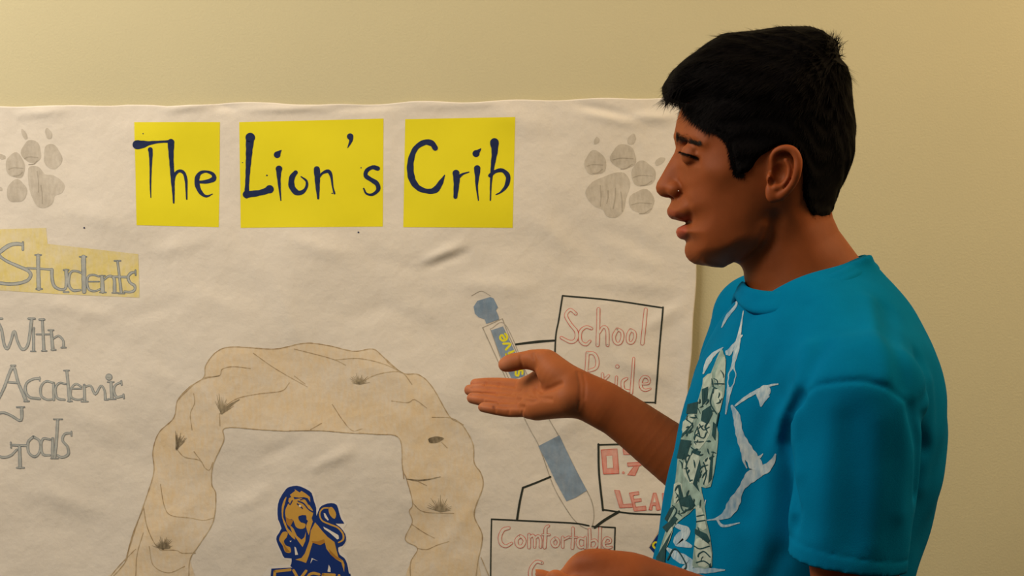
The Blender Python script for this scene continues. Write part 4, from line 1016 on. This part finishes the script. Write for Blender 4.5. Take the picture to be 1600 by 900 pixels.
# ------------------------------------------------------------ T-shirt
PSI = math.radians(10)
SVv = Vol((.10,-.835,.87), (.455,-.30,1.485), .0023)
prof = [(395,1290,1352,.050),(415,1215,1362,.058),(432,1180,1378,.072),(450,1162,1393,.090),(475,1150,1412,.110),(500,1133,1424,.132),(533,1118,1440,.150),(570,1100,1451,.160),(611,1084,1459,.163),(667,1069,1463,.163),(744,1052,1456,.160),(833,1036,1434,.157),(900,1022,1416,.155),(1000,1008,1400,.158),(1150,1000,1400,.162),(1450,1000,1405,.165)]
zz = SVv.ax[2]; vv = 450-(zz-CZ)*F/BD; pa = np.array(prof, float)
def sm1(c): # smooth interpolation
    y = np.interp(vv, pa[:,0], pa[:,c]); k = np.hanning(15); k /= k.sum(); return np.convolve(np.pad(y, 7, 'edge'), k, 'valid')
Lp, Rp_, bb = sm1(1), sm1(2), sm1(3)
cx = ((Lp+Rp_)/2-800)*PXM; half = (Rp_-Lp)/2*PXM
aa = np.sqrt(np.maximum(half**2-(bb*math.sin(PSI))**2, .02**2))/math.cos(PSI)
X = SVv.ax[0][:,None,None]; Y = SVv.ax[1][None,:,None]
dx, dy = X-cx[None,None,:], Y-Y0
xf = dx*math.cos(PSI)+dy*math.sin(PSI); yl_ = -dx*math.sin(PSI)+dy*math.cos(PSI)
ex_ = 2.25
q = (np.abs(xf/aa)**ex_+np.abs(yl_/bb)**ex_)**(1/ex_)
SVv.f = ((q-1)*np.minimum(aa, bb)).astype(np.float32)
del q, xf, yl_
SVv.f = np.maximum(SVv.f, (zz[None,None,:]-(P(1344,402,Y0)[2]-(P(1344,0,Y0)[0]-X)*.36))[:, :, :].astype(np.float32)*.9)      # neckline plane
# far shoulder and sleeve
SVv.chain([(pt(1235,520,-.43), .048), (pt(1200,508,-.395), .052), (pt(1185,600,-.385), .060), (pt(1172,700,-.39), .056)], .03)
# near shoulder
SVv.chain([(pt(1290,520,Y0-.07), .045), (pt(1335,606,-.705), .058)], .035)
# near sleeve with a hollow end
fT = SVv.f.copy()
sl, Xs, Ys, Zs = SVv.box(pt(1180,960,-.84), pt(1500,500,-.63))
sl = (sl[0], SVv.box((0,-.84,0), (1,-.63,2))[0][1], sl[2]); Ys = SVv.ax[1][sl[1]].astype(np.float32)[None,:,None]
def tube(a, b_, ra, rb, fl): # flattened round cone
    ba = b_-a; L2 = ba@ba; t = np.clip(((Xs-a[0])*ba[0]+(Ys-a[1])*ba[1]+(Zs-a[2])*ba[2])/L2, -.0, 1.3)
    return np.sqrt((Xs-a[0]-t*ba[0])**2+((Ys-a[1]-t*ba[1])/fl)**2+(Zs-a[2]-t*ba[2])**2)-(ra+(rb-ra)*t)
A_, B_ = pt(1346,625,-.728), pt(1321,900,-.742)
ts = tube(A_, B_, .0600, .0535, .93)
hp1, hp2 = pt(1230,862,-.74), pt(1411,893,-.74); hd = hp2-hp1; hn = np.array([hd[2], 0, -hd[0]]); hn /= np.linalg.norm(hn)
if hn[2] > 0: hn = -hn
pl_ = (Xs-hp1[0])*hn[0]+(Zs-hp1[2])*hn[2]+(Ys+.74)*.10
ts = np.maximum(ts, pl_); cav = np.maximum(tube(A_, B_, .0550, .0485, .93), -(pl_+.010))
hemline = np.exp(-((pl_+.0135)/.0014)**2)*.0011; ts = ts+hemline.astype(np.float32)-(np.clip((pl_+.0135)/.001, 0, 1)*.0006)
SVv.f[sl] = Vol.smin(SVv.f[sl], ts.astype(np.float32), .006)
# folds: drawn on the cloth where it is met from the front
_v, _f = SVv.mesh(); _b = BVHTree.FromPolygons(_v.tolist(), _f.tolist(), all_triangles=False)
def cloth_pt(u, v, y):
    d = Vector(P(u, v, 0))-Vector((0, CY, CZ)); d.normalize(); h = _b.ray_cast(Vector((0, CY, CZ)), d)
    return P(u, v, y) if h[0] is None or h[0].y > -.5 else np.array(h[0])
def fold(pts, amp, w_): SVv.dents([cloth_pt(*p) for p in pts], amp, w_)
fold([(1256,618,-.77),(1275,603,-.785),(1310,597,-.795),(1352,595,-.80),(1390,607,-.79),(1420,630,-.775),(1438,655,-.75)], .0030, .0026)   # sleeve seam
fold([(1250,622,-.735),(1236,650,-.735),(1231,690,-.725),(1236,745,-.72),(1243,800,-.72),(1240,815,-.72)], .013, .0065)      # armhole hollow at the front
fold([(1250,640,-.76),(1244,690,-.762),(1248,740,-.762)], -.003, .008)
fold([(1262,545,-.745),(1248,600,-.75),(1236,650,-.738)], -.0045, .010)
fold([(1288,540,-.755),(1264,590,-.765),(1250,625,-.76)], .0032, .009)
fold([(1360,470,-.68),(1368,530,-.73),(1385,585,-.765)], -.0028, .010)
fold([(1385,480,-.66),(1395,540,-.72),(1412,600,-.755)], .0034, .010)
fold([(1425,640,-.755),(1436,700,-.735),(1432,770,-.735)], .007, .008)
fold([(1410,640,-.775),(1412,720,-.775),(1405,800,-.775)], -.0025, .010)
fold([(1300,640,-.795),(1292,740,-.80),(1285,840,-.80)], -.0022, .012)
fold([(1330,660,-.80),(1335,760,-.805),(1330,850,-.80)], .0020, .014)
fold([(1375,660,-.80),(1372,760,-.80),(1365,850,-.80)], -.0022, .013)
fold([(1225,660,-.72),(1205,760,-.715),(1190,880,-.71)], -.0035, .014)
fold([(1215,620,-.72),(1180,700,-.705),(1160,800,-.70)], .0028, .014)
fold([(1240,830,-.715),(1215,870,-.715),(1195,910,-.715)], .0030, .011)
fold([(1185,500,-.67),(1160,560,-.67),(1135,640,-.665)], -.0025, .016)
fold([(1260,480,-.70),(1230,540,-.72),(1190,600,-.715)], .0022, .014)
fold([(1150,720,-.68),(1120,780,-.66),(1095,860,-.65)], -.0022, .012)
fold([(1450,600,-.60),(1448,680,-.62),(1438,760,-.64)], -.0030, .012)
fold([(1435,560,-.62),(1440,640,-.66),(1442,700,-.68)], .0035, .010)
sn = (.0011*np.sin(X*38+9*(zz[None,None,:])+3*np.sin(Y*16+zz[None,None,:]*14))+.0007*np.sin(zz[None,None,:]*70+X*40+4*np.sin(Y*25))).astype(np.float32)
SVv.f += sn
SVv.f[sl] = np.maximum(SVv.f[sl], (-np.maximum(cav, .003-fT[sl])).astype(np.float32))
Vs, Fs = SVv.mesh(); Vs = relax(Vs, Fs, 2, .5)
shirt = mesh_obj('t_shirt', Vs, Fs, M['shirt'], body); shirt['label'] = 'teal cotton T-shirt with grey print and white lightning'
# collar band
topl = [(1163,441,0),(1168,448,.030),(1183,454,.055),(1212,457,.072),(1245,450,.078),(1280,437,.078),(1312,423,.068),(1334,410,.045),(1346,402,.018),(1349,400,0)]
botl = [(1150,466,0),(1158,479,.040),(1176,488,.070),(1206,489,.092),(1243,480,.102),(1283,462,.102),(1318,446,.090),(1346,433,.065),(1366,424,.030),(1372,422,0)]
def loop3(l):
    near = np.array([P(u, v, Y0-w_) for u, v, w_ in l]); far = near[1:-1][::-1].copy(); far[:,1] = 2*Y0-far[:,1]
    return smooth_closed(np.vstack([near, far]), 8)
T3, B3 = loop3(topl), loop3(botl); n_ = len(T3); cen = (T3.mean(0)+B3.mean(0))/2
V_, F_ = [], []
K = 9
for i in range(n_):
    out = np.array([B3[i][0]-cen[0], B3[i][1]-cen[1], .03]); out /= np.linalg.norm(out)
    ax = B3[i]-T3[i]; ax /= np.linalg.norm(ax); out = out-ax*(out@ax); out /= np.linalg.norm(out)
    ring = []
    for t in np.linspace(0, 1, K): ring.append(T3[i]*(1-t)+B3[i]*t+out*(.0020+.0055*math.sin(math.pi*t)*.25+(.0004*math.sin(t*60))))
    for t in np.linspace(1, 0, K): ring.append(T3[i]*(1-t)+B3[i]*t-out*(.0010+.004*t))
    V_ += ring
R_ = 2*K
for i in range(n_):
    for k in range(R_): F_.append((i*R_+k, i*R_+(k+1) % R_, ((i+1) % n_)*R_+(k+1) % R_, ((i+1) % n_)*R_+k))
collar = mesh_obj('collar', V_, F_, M['shirt'], shirt)
# prints on the fabric
sb = BVHTree.FromPolygons([tuple(v) for v in Vs], [tuple(int(i) for i in f) for f in Fs], all_triangles=False)
O_ = Vector((0, CY, CZ))
def shirt_pts(uv, off):
    out = []
    for u, v in np.asarray(uv, float):
        h = None
        for k in range(14):                 # points past the outline slide back onto the cloth
            d = Vector(P(u+k*1.5, v, 0))-O_; d.normalize(); h = sb.ray_cast(O_, d)
            if h[0] is not None and h[0].y < -.53: break
            h = None
        if h is None: out.append(np.array(P(u+20, v, -.56))); continue
        nn = h[1]; nn = nn if nn.dot(d) < 0 else -nn
        out.append(np.array(h[0]+nn*off))
    return np.array(out)
def SF_(off): return Flat(shirt_pts, off)
zp = 2.369
def ZP(p): return Z(1010, 520, zp, p)
li = SF_(.0004)
for st in ([(360,-80,3),(350,-20,8),(335,60,20),(322,120,12),(318,160,30),(305,230,14),(295,300,5)],
           [(285,55,4),(250,80,14),(228,110,18),(212,150,6)], [(355,10,6),(330,40,10),(305,75,22),(298,70,10)],
           [(330,270,6),(370,240,12),(420,212,14),(460,195,8),(488,190,5)], [(440,215,40),(430,245,30),(425,270,8)], [(410,225,10),(430,240,34),(452,235,10)],
           [(318,272,10),(335,310,26),(345,370,28),(370,430,44),(395,470,48),(410,510,52),(380,540,40),(350,580,22),(325,630,44),(300,670,34),(262,688,10),(228,694,4)],
           [(400,520,30),(440,505,34),(468,475,18),(478,450,6)], [(362,440,20),(360,470,10),(372,500,4)], [(262,690,8),(285,715,10),(345,704,4)], [(395,470,20),(420,460,10),(432,448,3)],
           [(110,712,14),(150,735,30),(120,770,40),(165,790,12)], [(80,800,10),(120,830,36),(160,850,30),(150,880,40)], [(215,640,6),(220,620,4)],
           [(180,880,22),(230,880,20),(290,878,5)], [(300,-150,3),(335,-110,8),(300,-60,12),(280,-20,4)]):
    li.stroke(ZP(st), wob=.07)
on_shirt = lambda o: setattr(o, 'parent', shirt)
pieces(li, 'lightning_print', M['print_white'], on_shirt, 'white lightning print')
lg = SF_(.0006)
lg.poly(ZP([(288,80),(296,100),(292,180),(290,230),(262,330),(268,370),(262,450),(240,570),(205,570),(215,620),(225,700),(238,760),(244,865),(190,868),(172,860),(182,760),(188,650),(160,670),(120,700),(90,740),(75,790),(60,840),(40,850),(58,780),(80,710),(95,620),(110,540),(120,440),(135,370),(150,310),(190,260),(210,190),(240,150),(262,95),(280,60)]), 2, 4)
lgo = lg.build('figure_print', M['print_grey'], None); lgo.parent = shirt
lw = SF_(.0008)
for p in ([(285,90),(296,110),(288,190),(262,190),(258,150)], [(212,170),(245,150),(240,200),(215,215)], [(200,330),(240,340),(235,380),(200,430),(178,420),(185,370)], [(150,460),(190,440),(200,470),(180,560),(150,540),(138,510)], [(180,780),(200,760),(238,790),(240,855),(195,862)],
          [(215,470),(245,470),(238,560),(212,555)], [(60,800),(90,720),(100,735),(75,800)], [(138,330),(180,300),(175,330),(140,380)], [(105,560),(135,560),(130,620),(105,630)], [(185,650),(205,645),(225,725),(195,720)], [(245,215),(285,220),(275,290),(262,290)]): lw.poly(ZP(p), 2, 4)
pieces(lw, 'print_highlight', M['print_light'], on_shirt)
ld = SF_(.0010)
for p in ([(130,395),(170,400),(150,470),(115,465)], [(210,290),(240,270),(248,300),(230,340),(205,325)], [(155,265),(195,255),(190,300),(150,300)], [(208,210),(232,200),(228,250),(210,270)], [(175,560),(200,470),(205,500),(190,560),(200,590)],
          [(120,570),(130,640),(170,650),(185,640),(165,600),(140,610),(128,560)], [(62,720),(110,680),(120,690),(78,740)], [(182,725),(226,745),(238,770),(230,778),(182,745)], [(40,830),(100,730),(75,800),(70,860),(38,860)], [(240,470),(250,440),(245,540),(232,560)], [(135,375),(180,330),(150,370),(132,390)],
          [(178,430),(205,440),(196,455),(172,445)], [(70,690),(90,650),(110,640),(80,700)], [(250,330),(262,340),(258,400),(245,380)], [(60,835),(80,860),(110,885),(60,870)]): ld.poly(ZP(p), 0, 4)
hatch = SF_(.0012); fp = np.array(ZP([(288,80),(296,100),(292,180),(290,230),(262,330),(268,370),(262,450),(240,570),(205,570),(225,700),(244,865),(190,868),(182,760),(188,650),(120,700),(60,840),(95,620),(110,540),(120,440),(150,310),(190,260),(240,150)]))
for _ in range(230):
    q_ = np.array([[rng.uniform(1035, 1135), rng.uniform(556, 886)]])
    a_ = rng.normal(1.9, .7); l_ = rng.uniform(4, 15); e_ = q_[0]+l_*np.array([math.cos(a_), math.sin(a_)])
    if not inside(fp, np.vstack([q_, [e_]])).all(): continue
    m_ = (q_[0]+e_)/2+rng.normal(0, 1.6, 2); hatch.stroke([(q_[0][0], q_[0][1], .8), (m_[0], m_[1], rng.uniform(1.2, 3.0)), (e_[0], e_[1], .6)], cap=False)
ho_ = hatch.build('print_hatching', M['print_dark'], None); ho_.parent = shirt; ho_['kind'] = 'stuff'
for st in ([(255,190),(290,190)], [(150,320),(175,345),(150,375)], [(200,340),(215,360),(235,350)], [(190,380),(215,390),(225,370)], [(215,480),(225,520),(215,560)], [(165,455),(150,500),(165,550)], [(120,600),(140,660),(175,640)], [(180,790),(200,800),(235,790)], [(195,820),(215,810),(238,830)], [(188,850),(215,845),(240,862)], [(190,680),(215,675)], [(188,700),(220,695)], [(250,210),(240,260),(262,300)], [(270,300),(258,360)], [(100,640),(115,660),(90,700)], [(80,840),(110,800),(150,860),(130,885)]):
    ld.stroke([(a, b_, 2.0) for a, b_ in ZP(st)])
pieces(ld, 'print_ink', M['print_dark'], on_shirt)

# ------------------------------------------------------------ trousers and shoes (below the frame)
LV = Vol((.13,-.78,.0), (.45,-.32,1.0), .007)
for s_ in (-1, 1):
    LV.chain([(np.array([.275,Y0+s_*.075,.93]), .095), (np.array([.27,Y0+s_*.09,.50]), .065), (np.array([.285,Y0+s_*.10,.09]), .055)], .03)
LV.f = np.maximum(LV.f, (.05-LV.ax[2])[None,None,:].astype(np.float32)*np.ones_like(LV.f))
Vj, Fj = LV.mesh(); jeans = mesh_obj('jeans', Vj, Fj, M['jeans'], body)
for s_ in (-1, 1):
    W1 = Vol((.08,Y0+s_*.10-.06,-.002), (.36,Y0+s_*.10+.06,.14), .004); c0 = Y0+s_*.10
    W1.cone(np.array([.30,c0,.045]), np.array([.145,c0-.0,.030]), .040, .030, .02); W1.cone(np.array([.295,c0,.05]), np.array([.29,c0,.10]), .040, .042, .02)
    W1.f = np.maximum(W1.f, (.012-W1.ax[2])[None,None,:].astype(np.float32)*np.ones_like(W1.f))
    V1, F1 = W1.mesh(); sh = mesh_obj('shoe', V1, F1, M['shoe'], body)
    W2 = Vol((.08,Y0+s_*.10-.06,-.004), (.36,Y0+s_*.10+.06,.03), .004)
    W2.cone(np.array([.30,c0,.010]), np.array([.145,c0,.010]), .043, .034, .01)
    W2.f = np.maximum(W2.f, np.maximum(.001-W2.ax[2], W2.ax[2]-.016)[None,None,:].astype(np.float32)*np.ones_like(W2.f))
    V1, F1 = W2.mesh(); so = mesh_obj('sole', V1, F1, M['sole'], sh)
